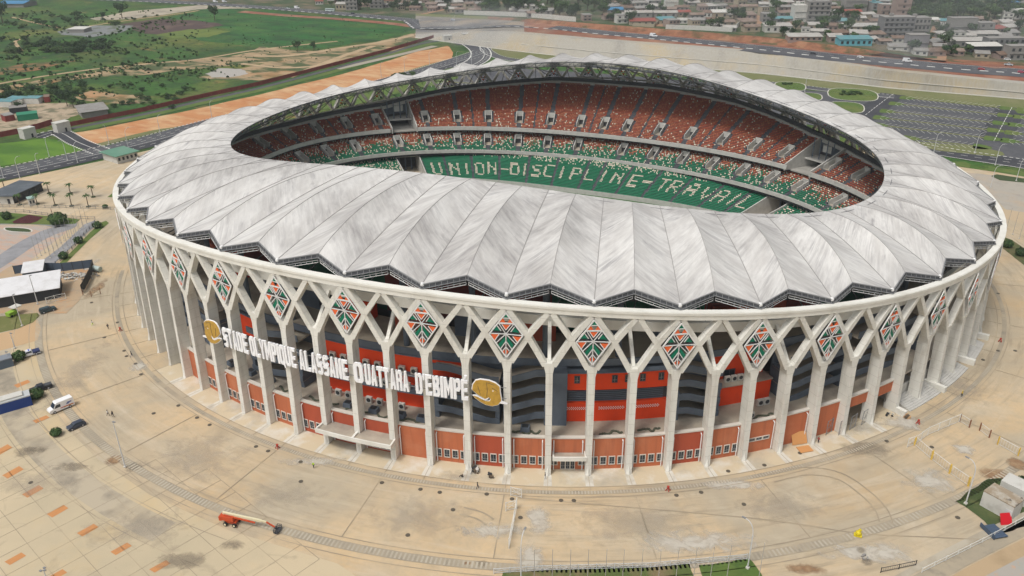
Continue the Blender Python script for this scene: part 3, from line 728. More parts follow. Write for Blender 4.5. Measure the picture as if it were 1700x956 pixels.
GL_={'T':[rc(0,1-T_*1.25,1,1),rc(.5-SW/2,0,.5+SW/2,1-T_*1.25)],'L':[rc(0,0,SW,1),rc(SW,0,.95,T_*1.25)],'E':[rc(0,0,SW,1),rc(SW,0,.95,T_*1.2),rc(SW,1-T_*1.2,.95,1),rc(SW,.5-T_*.55,.88,.5+T_*.55)],
'I':[rc(0,0,1,1)],'N':[rc(0,0,SW,1),rc(1-SW,0,1,1),[(SW,1),(SW,.62),(1-SW,0),(1-SW,.38)]],'M':[rc(0,0,SW*.8,1),rc(1-SW*.8,0,1,1),[(SW*.8,1),(SW*.8,.55),(.5,.12),(.5,.55)],[(1-SW*.8,1),(.5,.55),(.5,.12),(1-SW*.8,.55)]],
'A':[[(0,0),(SW,0),(.62,1),(.34,1)],[(1-SW,0),(1,0),(.66,1),(.62,1)],[(.27,.2),(.73,.2),(.69,.36),(.31,.36)]],'Y':[rc(.5-SW/2,0,.5+SW/2,.45),[(0,1),(.5-SW/2,.45),(.5,.45),(SW,1)],[(1-SW,1),(.5,.45),(.5+SW/2,.45),(1,1)]],
'U':[rc(0,.14,SW,1),rc(1-SW,.14,1,1)]+ring(0,0,1,.5,.2,SW,skip=(2,3,4,5,6)),'O':ring(0,0,1,1,.2,SW),'Q':ring(0,0,1,1,.2,SW)+[[(.62,.0),(.8,-.14),(1.,-.1),(.92,.1)]],
'D':[rc(0,0,SW,1)]+ring(SW-.3,0,1,1,.2,SW,skip=(5,6,7)),'P':[rc(0,0,SW,1)]+ring(0,.40,1,1,.16,SW,skip=(6,5,7)),'R':[rc(0,0,SW,1)]+ring(0,.45,1,1,.16,SW,skip=(6,5,7))+[rc(1-SW-.02,0,.98,.47)],
'B':[rc(0,0,SW,1)]+ring(0,.50,.95,1,.16,SW,skip=(6,5,7))+ring(0,0,1,.5,.16,SW,skip=(6,5,7)),
'S':ring(0,.46,1,1,.18,SW,skip=(2,))+ring(0,0,1,.54,.18,SW,skip=(6,)),"'":[[(0,1),(1,1),(.8,.72),(.2,.72)]]}
GL_['\u00c9']=GL_['E']+[[(.35,1.06),(.62,1.06),(.85,1.22),(.5,1.22)]]
def letter_obj(ch,k,hgt,wid):
    n=NRM(k); t=Vector((-n.y,n.x,0)); base=O(k,-1.75,ZS(k)-hgt/2); b=MB()
    for i,pg in enumerate(GL_[ch]):
        ar=sum(pg[a][0]*pg[(a+1)%len(pg)][1]-pg[(a+1)%len(pg)][0]*pg[a][1] for a in range(len(pg)))
        if ar<0: pg=pg[::-1]
        F=[base+t*((x-.5)*wid)+Vector((0,0,y*hgt))+n*(.2+.004*i) for x,y in pg]; Bk=[p-n*.4 for p in F]; m=len(pg)
        b.poly(F); b.poly(Bk[::-1]); [b.poly([F[a],Bk[a],Bk[(a+1)%m],F[(a+1)%m]]) for a in range(m)]
    return b.build('letter',M_letter,sign)
WORDS=[('STADE',-10.17,-9.2),('OLYMPIQUE',-9.12,-7.55),('ALASSANE',-7.46,-6.0),('O',-5.86,-5.58),('UATTARA',-5.55,-4.38),("D'EBIMP\u00c9",-4.22,-2.90)]
for wd,ka,kb in WORDS:
    ws=[(.42 if c=='I' else .28 if c=="'" else (1.3 if c=='M' else 1.)) for c in wd]; tot=sum(ws)+.08*len(ws); x=0; LL=(O(ka,-1.7)-O(kb,-1.7)).length
    for c,w_ in zip(wd,ws):
        kc=ka+(kb-ka)*(x+w_/2+.04)/tot; letter_obj(c,kc,5.1,LL/tot*w_); x+=w_+.08
# carrying rails
b=MB(); ks=lin(-10.95,-2.0,36)
for dz in (-1.3,1.4):
    for a,c in zip(ks[:-1],ks[1:]): b.bar(O(a,-1.4,ZS(a)+dz),O(c,-1.4,ZS(c)+dz),.12,.12)
b.build('sign_rail',M_mid,sign)
EL=[(1185,150),(1192,105),(1215,68),(1250,56),(1320,62),(1370,82),(1400,110),(1402,160),(1412,235),(1385,275),(1340,291),(1290,282),(1245,255),(1205,222),(1192,208),(1215,206),(1255,232),(1290,252),(1322,250),(1330,228),(1318,212),(1300,222),(1285,228),(1268,215),(1225,190)]
def emblem(k,flip,hgt=7.0):
    n=NRM(k); t=Vector((-n.y,n.x,0)); c=O(k,-1.7,ZS(k)-.1); cx,cy=1298,173; s=hgt/235.
    em=empty('elephant_emblem',parent=sign)
    def P3(x,y,o): return c+t*((x-cx)*s*(-1 if flip else 1))+Vector((0,0,(cy-y)*s))+n*o
    def plate(poly,o0,o1,m,nm,grow=0.):
        P=[Vector((x,y,0)) for x,y in poly]
        if grow:
            ctr=sum(P,Vector())/len(P); Q=offs(P+[P[0]],-grow)[:-1]; P=Q
        tri=tessellate_polygon([P]); b=MB(); N=len(P); F=[P3(p.x,p.y,o1) for p in P]; B=[P3(p.x,p.y,o0) for p in P]
        fs=[tuple(q) for q in tri]+[tuple(N+i for i in q[::-1]) for q in tri]+[(i,N+i,N+(i+1)%N,(i+1)%N) for i in range(N)]
        b.mesh(F+B,fs); b.build(nm,m,em)
    def area(P): return sum(P[i][0]*P[(i+1)%len(P)][1]-P[(i+1)%len(P)][0]*P[i][1] for i in range(len(P)))
    g=7 if area(EL)<0 else -7
    plate(EL,-.25,.0,M_letter,'emblem_outline',-g); plate(EL,.01,.16,M_gold,'emblem_face')
    plate([(1400,232),(1462,258),(1455,268),(1395,262)],-.1,.12,M_letter,'tusk')
    plate([(1195,203),(1225,196),(1262,218),(1284,229),(1301,222),(1316,208),(1312,224),(1290,240),(1262,232),(1225,211)],.17,.22,M_letter,'tusk')
    plate([(1342,146),(1352,143),(1356,150),(1347,154)],.17,.21,M_letter,'eye')
    b=MB()
    for q0,q1 in (((1300,75),(1305,150)),((1305,150),(1298,205)),((1300,75),(1360,95)),((1340,120),(1385,150)),((1230,110),(1250,190))):
        b.bar(P3(*q0,.17),P3(*q1,.17),.09,.06)
    b.build('relief_line',M_dark,em)
emblem(-2.47,False,6.4); emblem(-10.65,True,6.6)
# ================================================================ GROUND
def pl(tab,x): return float(np.interp(x,[q[0] for q in tab],[q[1] for q in tab]))
def zp(x): return float(np.interp(x,[0,1270,1700,2100],[12,12,8.4,7.6]))*sst(690,900,x)
def zt(x): return zp(x)+3.5*sst(800,1000,x)*(1-sst(1450,1620,x))
YB=[(690,62),(760,72),(850,84),(990,99),(1270,122),(1480,146),(1700,164),(2100,205)]
YT=[(690,61),(760,56),(850,55),(990,67),(1270,88),(1480,118),(1700,139),(2100,180)]
YR=[(690,26),(850,34),(1000,49),(1270,73),(1420,90),(1600,104),(1700,109),(2100,140)]
YK=[(690,22),(850,29),(1000,40),(1270,61),(1420,79),(1520,95),(1700,105),(2100,134)]
def tg(x,y): return gp(x,y,zt(x))
XS=list(range(690,2101,30))
def sheet(name,fa,fb,m,n=1,sub=1,x0=0,x1=9999):
    b=MB()
    for i in range(len(XS)-1):
        if not (x0<=XS[i]<x1): continue
        for j in range(n):
            q=[]
            for x,t in ((XS[i],j/n),(XS[i+1],j/n),(XS[i+1],(j+1)/n),(XS[i],(j+1)/n)):
                A=Vector(fa(x));B=Vector(fb(x)); q.append(A.lerp(B,t))
            b.poly(q)
    return struct(b.build(name,m))
GREEN=(.040,.078,.022); 
M_scrub=mat('scrub_ground',(.042,.115,.018),.95,[((.022,.058,.016),.03,.42,.6,None,.85),((.15,.155,.035),.014,.47,.68,None,.8,.4),((.30,.17,.075),.035,.60,.74,(1,1.6,1,.3),.8),((.018,.038,.014),.22,.5,.7,None,.8)],bump=.5,bscale=.35)
M_town=mat('town_ground',(.14,.115,.075),.95,[((.035,.070,.022),.03,.38,.52,None,.95),((.26,.17,.10),.05,.55,.7,None,.8),((.09,.085,.07),.2,.5,.7,None,.6)])
M_lush=mat('lush_field',(.022,.115,.022),.95,[((.018,.052,.016),.035,.42,.62,(1,2,1,.4),.9),((.07,.15,.03),.02,.46,.66,(1,2,1,.4),.8),((.05,.07,.03),.08,.52,.7,(1,2,1,.4),.5),((.016,.04,.014),.25,.52,.7,None,.8)],bump=.4,bscale=.4)
M_sandy=mat('sandy_scrub',(.36,.26,.15),.95,[((.20,.16,.10),.06,.45,.65,(1,2,1,.3),.7),((.055,.085,.030),.035,.47,.56,(1,1.8,1,.35),.95,.5),((.42,.21,.09),.03,.55,.7,None,.7)])
M_orangedirt=mat('orange_laterite',(.46,.215,.09),.95,[((.54,.36,.20),.03,.42,.62,(1,2.5,1,.35),.9),((.38,.15,.06),.10,.5,.68,(1,2,1,.35),.7),((.56,.44,.28),.05,.58,.7,(1,3,1,.35),.7)])
M_reddirt=mat('red_laterite',(.23,.085,.05),.95,[((.34,.19,.12),.05,.46,.66,None,.85),((.16,.13,.10),.03,.5,.65,None,.6)])
M_asph=mat('asphalt',(.075,.078,.088),.9,[((.115,.115,.12),.05,.42,.65,None,.8),((.05,.052,.058),.5,.5,.7,None,.5)])
M_asphd=mat('dark_asphalt',(.045,.047,.055),.9,[((.065,.066,.072),.08,.42,.65,None,.8)])
M_verge=mat('verge_grass',(.085,.14,.030),.95,[((.14,.16,.045),.05,.45,.65,None,.7),((.045,.085,.022),.3,.5,.7,None,.6)])
M_dullv=mat('dull_verge_grass',(.15,.165,.065),.95,[((.20,.19,.10),.04,.45,.65,None,.7),((.10,.125,.045),.3,.5,.7,None,.6)])
M_mark=mat('road_marking',(.70,.70,.66),.8)
M_kerb=mat('kerb_concrete',(.55,.53,.48),.85)
M_plow=mat('ploughed_soil',(.075,.050,.045),.95,[((.17,.12,.09),.05,.5,.7,None,.8)])
def slab_post(nt,c,v):
    return c
def conc(nt,out,v):
    sx=nt.nodes.new('ShaderNodeSeparateXYZ'); nt.links.new(v,sx.inputs[0])
    def m(op,a,b=None):
        n_=nt.nodes.new('ShaderNodeMath'); n_.operation=op
        for i_,q in enumerate((a,b)):
            if q is None: continue
            if isinstance(q,(int,float)): n_.inputs[i_].default_value=q
            else: nt.links.new(q,n_.inputs[i_])
        return n_.outputs[0]
    x=m('DIVIDE',sx.outputs[0],A0);y=m('DIVIDE',sx.outputs[1],B0); r=m('SQRT',m('ADD',m('MULTIPLY',x,x),m('MULTIPLY',y,y))); th=m('ARCTAN2',y,x)
    cb=nt.nodes.new('ShaderNodeCombineXYZ'); nt.links.new(m('MULTIPLY',th,9.),cb.inputs[0]); nt.links.new(m('MULTIPLY',r,75.),cb.inputs[1])
    f=noise(nt,cb.outputs[0],1.,detail=6,rough=.7,lo=.50,hi=.72,dist=.4); g=noise(nt,v,.02,detail=3,lo=.42,hi=.6)
    out=nmix(nt,out,(.29,.24,.17),m('MULTIPLY',m('MULTIPLY',f,g),.95))
    f2=noise(nt,cb.outputs[0],.45,detail=7,rough=.65,lo=.52,hi=.75,dist=.8)
    out=nmix(nt,out,(.58,.50,.38),m('MULTIPLY',f2,.6))
    f3=noise(nt,v,.35,detail=9,rough=.75,lo=.45,hi=.75)
    return nmix(nt,out,(.36,.30,.215),m('MULTIPLY',f3,.5))
M_plaza=mat('plaza_concrete',(.56,.42,.255),.9,[((.38,.335,.255),.022,.40,.60,None,.85,.6),((.52,.36,.19),.035,.54,.70,None,.6,.5),((.55,.48,.365),.06,.54,.72,None,.7),((.29,.24,.17),.11,.56,.74,(1.,1.5,1.),.5,1.),((.44,.36,.25),.9,.4,.7,None,.35),((.22,.19,.15),.5,.66,.8,None,.6)],post=conc,bump=.01,bscale=4.)
M_slab=mat('plaza_slab',(.52,.43,.29),.9,[((.42,.36,.25),.03,.42,.62,None,.8),((.30,.25,.18),.10,.57,.72,(1,1.4,1,.6),.7,1.),((.55,.41,.22),.05,.52,.7,None,.6),((.22,.19,.15),.5,.66,.8,None,.5)])
M_stone=mat('stone_cladding',(.34,.32,.275),.95,[((.42,.34,.21),.02,.48,.62,None,.8),((.22,.21,.185),.06,.52,.7,(1,.4,.2),.65),((.40,.385,.35),.4,.4,.7,(2,2,.3),.6)])
g=patch('ground',[(-5000,-1500,0),(5000,-1500,0),(5000,6500,0),(-5000,6500,0)],-.25,M_scrub,world=True)
# plaza
pz=[(-260,340),(-120,322),(0,302),(110,279),(190,262),(260,246)]
W=[gp(*q) for q in pz]+[tuple(O(-38,-40,0)),tuple(O(-48,-46,0)),tuple(O(44,-44,0)),tuple(O(34,-42,0))]+[gp(1540,256),gp(1590,276),gp(1700,292),gp(1990,325)]+[(420,-60,0),(380,-420,0),(-330,-420,0)]
patch('plaza',W,-.10,M_plaza,world=True)
# left slab field (lower left) lies on the plaza
patch('paved_apron',[(-200,560),(62,560),(78,640),(100,700),(160,760),(250,822),(380,880),(560,935),(640,990),(700,1120),(-400,1120)],-.06,M_slab,rough=0)
ringw=lambda o0,o1,k0,k1,z,m,name,step=.5: None
def ringflat(name,o0,o1,k0,k1,z,m,dash=None):
    b=MB(); k=k0
    st=dash[1] if dash else .5
    while k<k1-1e-6:
        e=min(k1,k+(dash[0] if dash else st)); b.poly([O(k,o1,z),O(k,o0,z),O(e,o0,z),O(e,o1,z)][::-1]); k+=st
    # orient upward
    return struct(b.build(name,m))
M_drain=mat('drain_grating',(.31,.27,.205),.9,[((.40,.335,.24),.12,.42,.62,None,.85),((.20,.18,.15),.25,.55,.7,None,.7)]); M_drainl=mat('drain_bars',(.43,.385,.305),.9,[((.33,.285,.215),.15,.45,.6,None,.8)])
M_worn=mat('worn_track',(.43,.37,.275),.9,[((.22,.195,.155),.12,.48,.66,(1,1,1),.8),((.46,.38,.26),.05,.5,.7,None,.6)])
M_joint=mat('paving_joint',(.31,.26,.19),.95,[((.44,.36,.25),.08,.45,.6,None,.9)])
ringflat('drain_channel',-7.6,-6.4,-22,30,-.045,M_drain); ringflat('drain_bars',-7.5,-6.5,-12,14,-.02,M_drainl,dash=(.035,.075))
ringflat('drain_channel',-30.,-27.9,-21,19,-.045,M_drain); ringflat('drain_bars',-29.8,-28.1,-21,19,-.02,M_drainl,dash=(.04,.085))
ringflat('service_lane',-42.,-36.,-21,-8.2,-.04,M_worn)
for o_ in (-5.2,-8.4,-26.9,-31.4,-35.4,-43.): 
    ringflat('paving_joint',o_-.09,o_+.09,-22,-7 if o_<-33 else 20,-.02,M_joint)
b=MB()
for k in range(-20,22,3):
    P_=[O(k,-8.5,-.02),O(k,-27,-.02)]; b.bar(P_[0],P_[1],.18,.02)
for k in range(-20,18,1): b.bar(O(k,-1.8,-.02),O(k,-6.3,-.02),.12,.02)
struct(b.build('paving_joint',M_joint))
# apron slabs in front of the podium: pale concrete fans
M_apr=mat('pale_apron',(.55,.46,.32),.9,[((.62,.60,.54),.15,.5,.66,None,.8),((.36,.33,.27),.1,.52,.7,None,.8)])
ringflat('podium_apron',-5.1,.9,-14,9,-.04,M_apr)
b=MB()
for k in range(-13,9): b.poly([O(k-.10,-5.,-.015),O(k+.10,-5.,-.015),O(k+.09,-1.3,-.015),O(k-.09,-1.3,-.015)])
struct(b.build('pale_threshold',mat('pale_threshold',(.60,.57,.50),.9,[((.42,.38,.31),.3,.45,.65,None,.8)])))
# slab joints and coloured inlays lower left
b=MB()
u=Vector(gp(430,500+400))-Vector(gp(340,945)); 
A=Vector(gp(77,853)); ux=(Vector(gp(89.,847.))-A).normalized(); uy=Vector((-ux.y,ux.x,0))
def inside(p):
    # keep joints on the lower-left apron only
    d=np.array([p.x,p.y,0])-CP; x=850+FPX*(d@CR)/(d@CF); y=478-FPX*(d@CU)/(d@CF); return x< 560 and y>600 and (x-62)*.62+640<y+ (40 if x>300 else 0)
for i in range(-14,16):
    for j in range(-14,16):
        p=A+ux*(i*6.)+uy*(j*6.)
        for q in (p+ux*6.,p+uy*6.):
            if inside(p) and inside(q): b.bar(p+Vector((0,0,-.04)),q+Vector((0,0,-.04)),.11,.02)
struct(b.build('slab_joint',M_joint))
M_inlay=mat('orange_paving_inlay',(.52,.24,.09),.9,[((.44,.21,.09),.8,.4,.7,None,.6)])
for cx,cy in ((85,268),(215,393),(378,523),(575,647),(795,770),(1050,885),(100,835),(370,945),(10,125)):
    x,y=cx/3.953,716+cy/3.953; patch('paving_inlay',[(x-18,y+5),(x-9,y+10.5),(x+18,y-5),(x+10,y-10.5)],-.03,M_inlay)
for x,y in ((36.7,637.),(68,696),(8,676)): patch('paving_inlay',[(x-14,y+2),(x-8,y+6.5),(x+14,y-3),(x+9,y-7)],-.03,M_inlay)
# stains, spills and patches on the plaza
def stain_mat(name,c,c2,lo=.25,op=.9):
    m=bpy.data.materials.new(name); m.use_nodes=True; nt=m.node_tree; b=nt.nodes['Principled BSDF']; b.inputs['Roughness'].default_value=.95
    v=nt.nodes.new('ShaderNodeNewGeometry').outputs['Position']; oc=nt.nodes.new('ShaderNodeTexCoord').outputs['Object']
    nt.links.new(nmix(nt,c,c2,noise(nt,v,.5,lo=.4,hi=.65)),b.inputs['Base Color'])
    ln=nt.nodes.new('ShaderNodeVectorMath'); ln.operation='LENGTH'; nt.links.new(oc,ln.inputs[0])
    mr=nt.nodes.new('ShaderNodeMapRange'); mr.inputs[1].default_value=1.; mr.inputs[2].default_value=lo; mr.inputs[3].default_value=-.25; mr.inputs[4].default_value=.45; nt.links.new(ln.outputs['Value'],mr.inputs[0])
    nz=noise(nt,v,.22,detail=8,rough=.7,lo=.25,hi=.75,stretch=(1,1.3,1,.4),dist=.6); ad=nt.nodes.new('ShaderNodeMath'); ad.operation='ADD'; nt.links.new(mr.outputs[0],ad.inputs[0]); nt.links.new(nz,ad.inputs[1])
    m2=nt.nodes.new('ShaderNodeMapRange'); m2.inputs[1].default_value=.45; m2.inputs[2].default_value=.95; m2.inputs[4].default_value=op; nt.links.new(ad.outputs[0],m2.inputs[0])
    m3=nt.nodes.new('ShaderNodeMapRange'); m3.inputs[1].default_value=1.; m3.inputs[2].default_value=.8; nt.links.new(ln.outputs['Value'],m3.inputs[0])
    m4=nt.nodes.new('ShaderNodeMath'); m4.operation='MULTIPLY'; nt.links.new(m2.outputs[0],m4.inputs[0]); nt.links.new(m3.outputs[0],m4.inputs[1]); nt.links.new(m4.outputs[0],b.inputs['Alpha']); return m
def blob(name,cx,cy,rx,ry,m,z=-.03,seed=1,n=28,zg=0.):
    c=Vector(gp(cx,cy,zg)); X=Vector(gp(cx+rx,cy,zg))-Vector(gp(cx-rx,cy,zg)); Y=Vector(gp(cx,cy-ry,zg))-Vector(gp(cx,cy+ry,zg))
    b=MB(); b.poly([(math.cos(2*math.pi*i/n),math.sin(2*math.pi*i/n),0) for i in range(n)]); o=struct(b.build(name,m)); o.location=(c.x,c.y,z); o.rotation_euler=(0,0,math.atan2(X.y,X.x)); o.scale=(X.length*.62,Y.length*.62,1); return o
M_lstain=stain_mat('cement_dust',(.58,.55,.48),(.50,.46,.39),.2,.8); M_dstain=stain_mat('dark_spill',(.24,.20,.15),(.33,.28,.20),.3,.55); M_bstain=stain_mat('brown_mud',(.28,.16,.085),(.40,.28,.16),.3,.8)
M_gstain=stain_mat('grey_wash',(.40,.36,.30),(.36,.32,.26),.1,.32)
for i,(x,y,rx,ry,m) in enumerate([(893,865,22,26,M_lstain),(880,925,25,30,M_lstain),(230,608,14,9,M_lstain),(1545,800,48,22,M_lstain),(1450,915,90,18,M_lstain),(1220,805,60,8,M_lstain),(520,765,60,8,M_lstain),(1600,745,22,9,M_lstain),(222,775,14,9,M_dstain),(188,763,14,9,M_bstain),(800,935,12,6,M_dstain),(775,935,8,3,M_bstain),(1440,745,45,13,M_dstain),(1655,790,28,14,M_bstain),(1690,770,20,10,M_bstain),(1430,912,9,6,M_dstain),(1440,933,11,7,M_dstain),(1340,945,35,10,M_bstain),(45,750,26,9,M_dstain),(120,775,35,7,M_dstain),(60,745,20,6,M_dstain),(300,930,50,14,M_dstain),(385,905,26,9,M_dstain),(820,880,60,14,M_lstain),(640,715,40,6,M_lstain),(150,440,8,9,M_lstain),(1500,700,40,14,M_lstain),(160,478,10,14,M_bstain),(330,760,90,40,M_gstain),(700,860,110,40,M_gstain),(1050,870,120,40,M_gstain),(1290,840,80,30,M_gstain),(60,800,80,26,M_gstain),(230,880,90,30,M_gstain),(480,820,70,24,M_gstain),(560,690,1,1,M_gstain),(1400,700,60,22,M_gstain),(1590,640,40,30,M_gstain),(130,620,30,60,M_gstain),(1150,900,120,20,M_lstain),(760,790,50,10,M_gstain)]): blob('ground_stain',x,y,rx,ry,m,z=-.028+.0006*i,seed=i+3)
# tyre tracks
b=MB()
for dr in (0,2.6):
    P_=smooth_path([gp(*q) for q in ((1285,800),(1340,788),(1390,795),(1430,822),(1452,845),(1460,866))],8); ribbon(b,P_,.28,-.005,off=dr)
for dr in (0,2.2): P_=smooth_path([gp(*q) for q in ((820,862),(800,850),(770,842))],6); ribbon(b,P_,.4,-.005,off=dr)
P_=smooth_path([gp(*q) for q in ((860,826),(1000,838),(1270,862),(1420,884),(1560,892),(1650,896))],5); ribbon(b,P_,.22,-.006)
P_=smooth_path([gp(*q) for q in ((1660,566),(1655,690),(1590,760))],5)
struct(b.build('tyre_track',M_joint))
# ---------------- far side terrain
sheet('stone_embankment',lambda x:(*gp(x,pl(YB,x),0)[:2],-.02),lambda x:gp(x,pl(YT,x),zp(x)),M_stone,n=1)
b=MB(); 
for i in range(len(XS)-1):
    for t in (.42,):
        A_=[Vector((*gp(x,pl(YB,x),0)[:2],0)).lerp(Vector(gp(x,pl(YT,x),zp(x))),t) for x in XS[i:i+2]]; b.bar(A_[0]+Vector((0,-.1,.1)),A_[1]+Vector((0,-.1,.1)),.7,.35)
    A_=[Vector(gp(x,pl(YB,x),0)) for x in XS[i:i+2]]; b.bar(A_[0]-Vector((0,.5,0)),A_[1]-Vector((0,.5,0)),.9,.5)
struct(b.build('embankment_berm',M_kerb))
sheet('embankment_crest',lambda x:gp(x,pl(YT,x),zp(x)),lambda x:gp(x,pl(YT,x)-4.,zp(x)),M_stone)
sheet('highway_shoulder',lambda x:gp(x,pl(YT,x)-4.,zp(x)),lambda x:gp(x,pl(YR,x),zp(x)),M_reddirt,x0=870)
M_pale_j=mat('dusty_junction',(.25,.23,.20),.95,[((.12,.12,.125),.02,.42,.6,(1,2,1),.9),((.36,.28,.19),.03,.5,.7,None,.8)])
sheet('junction_apron',lambda x:gp(x,pl(YT,x)-4.,zp(x)),lambda x:gp(x,pl(YR,x),zp(x)),M_pale_j,x1=870)
sheet('junction_verge',lambda x:gp(x,pl(YR,x),zp(x)),lambda x:gp(x,pl(YK,x),zt(x)),M_dullv,x1=810)
sheet('earth_bank',lambda x:gp(x,pl(YR,x),zp(x)),lambda x:gp(x,pl(YK,x),zt(x)),mat('bank_laterite',(.27,.125,.07),.95,[((.16,.07,.04),.15,.42,.62,(1,1,.2),.9),((.36,.22,.13),.06,.5,.7,None,.8),((.055,.07,.03),.07,.52,.62,None,.85)]),x0=810)
def farrow(t): return lambda x:(lambda A,B:(A[0]+(B[0]-A[0])*t,A[1]+(B[1]-A[1])*t,A[2]+ (18*t*t)*1.))(gp(x,pl(YK,x),zt(x)),gp(x,-150,zt(x)))
TG=None
sheet('town_ground',lambda x:gp(x,pl(YK,x),zt(x)),lambda x:gp(x,-165,zt(x)),M_town)
# left-hand highway and town strip at ground level
patch('town_ground',[(-300,-3),(0,-2),(300,3),(420,9),(560,19),(700,31),(700,-20),(680,-120),(-300,-120)],-.06,M_town)
hw=[(-60,-6),(150,-2),(300,4),(420,11),(560,22),(700,35)]
HP=smooth_path([gp(*q) for q in hw],6)[:-1]+smooth_path([gp(x,y,zp(x)) for x,y in ((700,46),(780,45),(850,42),(925,46),(1000,54),(1130,66),(1270,80),(1350,89),(1420,96),(1510,104),(1600,112),(1700,119),(1900,138),(2090,155))],5)
HW2=[p for p in HP if p.x>20]; b=MB(); ribbon(b,HP,20.,.10); struct(b.build('highway',M_asph)); b=MB(); ribbon(b,HW2,12.,.11,off=-14.5); struct(b.build('highway',M_asph))
b=MB(); ribbon(b,HP,1.8,.16,off=-8.,dash=(5.,10.)); ribbon(b,HP,.35,.16,off=8.); ribbon(b,HP,.25,.16,off=0,dash=(3,9)); struct(b.build('road_marking',M_mark))
rp=smooth_path([gp(*q) for q in ((400,19),(470,25),(560,31),(650,39),(705,46))],5); b=MB(); ribbon(b,rp,13.,.02); struct(b.build('dirt_shoulder',M_reddirt))
# fields on the left
patch('lush_field',[(330,14),(400,14),(520,25),(640,34),(700,42),(672,54),(640,66),(560,76),(500,80),(420,78),(330,66),(310,56),(380,48),(270,36)],-.20,M_lush,rough=6,seed=3)
patch('ploughed_field',[(198,40),(262,31),(340,35),(372,41),(310,50),(262,57),(228,52)],-.18,M_plow,rough=4,seed=5)
patch('meadow',[(256,58),(315,48),(384,51),(345,61),(285,63)],-.17,mat('bright_meadow',(.13,.17,.035),.95,[((.07,.12,.03),.05,.45,.65,None,.8)]),rough=3,seed=6)
patch('sandy_ground',[(-40,150),(60,133),(180,113),(300,100),(420,86),(430,76),(520,84),(600,74),(665,60),(700,44),(745,40),(775,52),(745,62),(690,72),(600,97),(500,122),(430,133),(380,132),(330,128),(440,104),(300,116),(150,128),(60,142),(-40,160)],-.16,M_sandy,rough=7,seed=7)
patch('sandy_ground',[(-40,115),(60,104),(130,100),(70,115),(-40,128)],-.155,mat('red_scrub',(.26,.13,.06),.95,[((.06,.08,.03),.05,.42,.56,None,1.)]),rough=5,seed=8)
patch('sandy_ground',[(120,160),(150,150),(175,152),(240,158),(250,172),(200,173),(170,168)],-.153,M_sandy,rough=5,seed=9)
patch('sandy_ground',[(150,30),(220,18),(330,8),(420,14),(330,15),(220,31),(160,33)],-.15,mat('pale_lot',(.40,.35,.27),.95,[((.22,.20,.16),.06,.45,.65,None,.8)]),rough=4,seed=10)
patch('sandy_ground',[(-40,175),(40,172),(110,170),(150,182),(110,198),(70,208),(20,222),(-40,232)],-.15,mat('yard_rubble',(.38,.30,.21),.95,[((.12,.12,.07),.12,.45,.6,None,.9),((.50,.42,.32),.3,.55,.7,None,.7)]),rough=4,seed=11)
patch('concrete_lot',[(95,52),(130,42),(222,42),(200,54),(150,62),(100,57)],-.14,mat('grey_lot',(.19,.20,.20),.9,[((.09,.11,.06),.08,.5,.6,None,.8)]),rough=2,seed=12)
patch('concrete_lot',[(340,122),(362,113),(400,114),(412,122),(380,128),(350,128)],-.14,mat('pale_lot2',(.36,.34,.31),.9),rough=2,seed=13)
def track(pts,w,m,name,z=-.12,seed=1): 
    b=MB(); ribbon(b,smooth_path([gp(*q) for q in pts],6),w,z); return struct(b.build(name,m))
M_path=mat('sandy_track',(.42,.31,.19),.95,[((.30,.22,.13),.1,.45,.65,None,.7)])
track([(-20,142),(60,128),(160,114),(260,104),(330,98),(430,82),(560,68)],4,M_path,'dirt_path',-.11)
track([(20,28),(60,38),(100,46)],3,M_path,'dirt_path',-.105); track([(36,84),(25,70),(33,65),(50,58)],3,M_path,'dirt_path',-.104); track([(140,44),(230,31),(300,22),(330,17)],4,M_path,'dirt_path',-.103)
track([(420,92),(480,92),(560,80),(640,68),(720,50)],7,M_path,'dirt_path',-.102); track([(400,105),(470,112),(530,108),(560,98)],5,M_path,'dirt_path',-.101); track([(480,128),(560,96),(620,76)],6,M_path,'dirt_path',-.1005)
# orange strip with verges and path
patch('laterite_strip',[(110,222),(180,210),(300,186),(430,157),(560,125),(690,86),(742,76),(752,86),(748,100),(700,118),(640,140),(560,158),(430,182),(330,205),(260,215),(162,239),(140,234),(118,227)],-.09,M_orangedirt,rough=1.5,seed=14)
track([(120,217),(240,193),(330,172),(430,150),(560,117),(700,76),(745,70)],7,M_verge,'grass_verge',-.07)
track([(118,213),(240,189),(330,168),(430,146),(560,112),(640,90),(700,72),(760,63)],4.5,M_asph,'service_road',-.06)
track([(560,114),(640,96),(690,84),(722,76)],7,mat('gravel_verge',(.33,.30,.24),.95),'gravel_verge',-.065)
track([(160,241),(260,217),(330,208),(430,184),(560,156),(700,112),(745,100)],6,M_dullv,'grass_verge',-.075)
RD=smooth_path([gp(*q) for q in ((-160,325),(-60,304),(0,290),(110,266),(240,236),(400,193),(560,158),(700,120),(770,98),(805,86))],6)
b=MB(); ribbon(b,RD,21,-.05); struct(b.build('ring_road',M_asph))
b=MB(); ribbon(b,RD,8,-.04,off=-6.3); struct(b.build('road_lane',M_asphd))
b=MB(); ribbon(b,RD,.28,.0,off=2.5,dash=(3,6)); ribbon(b,RD,.28,.0,off=6.,dash=(3,6)); ribbon(b,RD,.3,.0,off=-1.3); ribbon(b,RD,.3,.0,off=-6.2,dash=(3,6)); struct(b.build('road_marking',M_mark))
M_kr=mat('red_white_kerb',(.62,.58,.54),.85)
b=MB(); ribbon(b,RD,.8,.10,off=11.,dash=(1.6,2.6)); 
struct(b.build('kerb',M_kr))
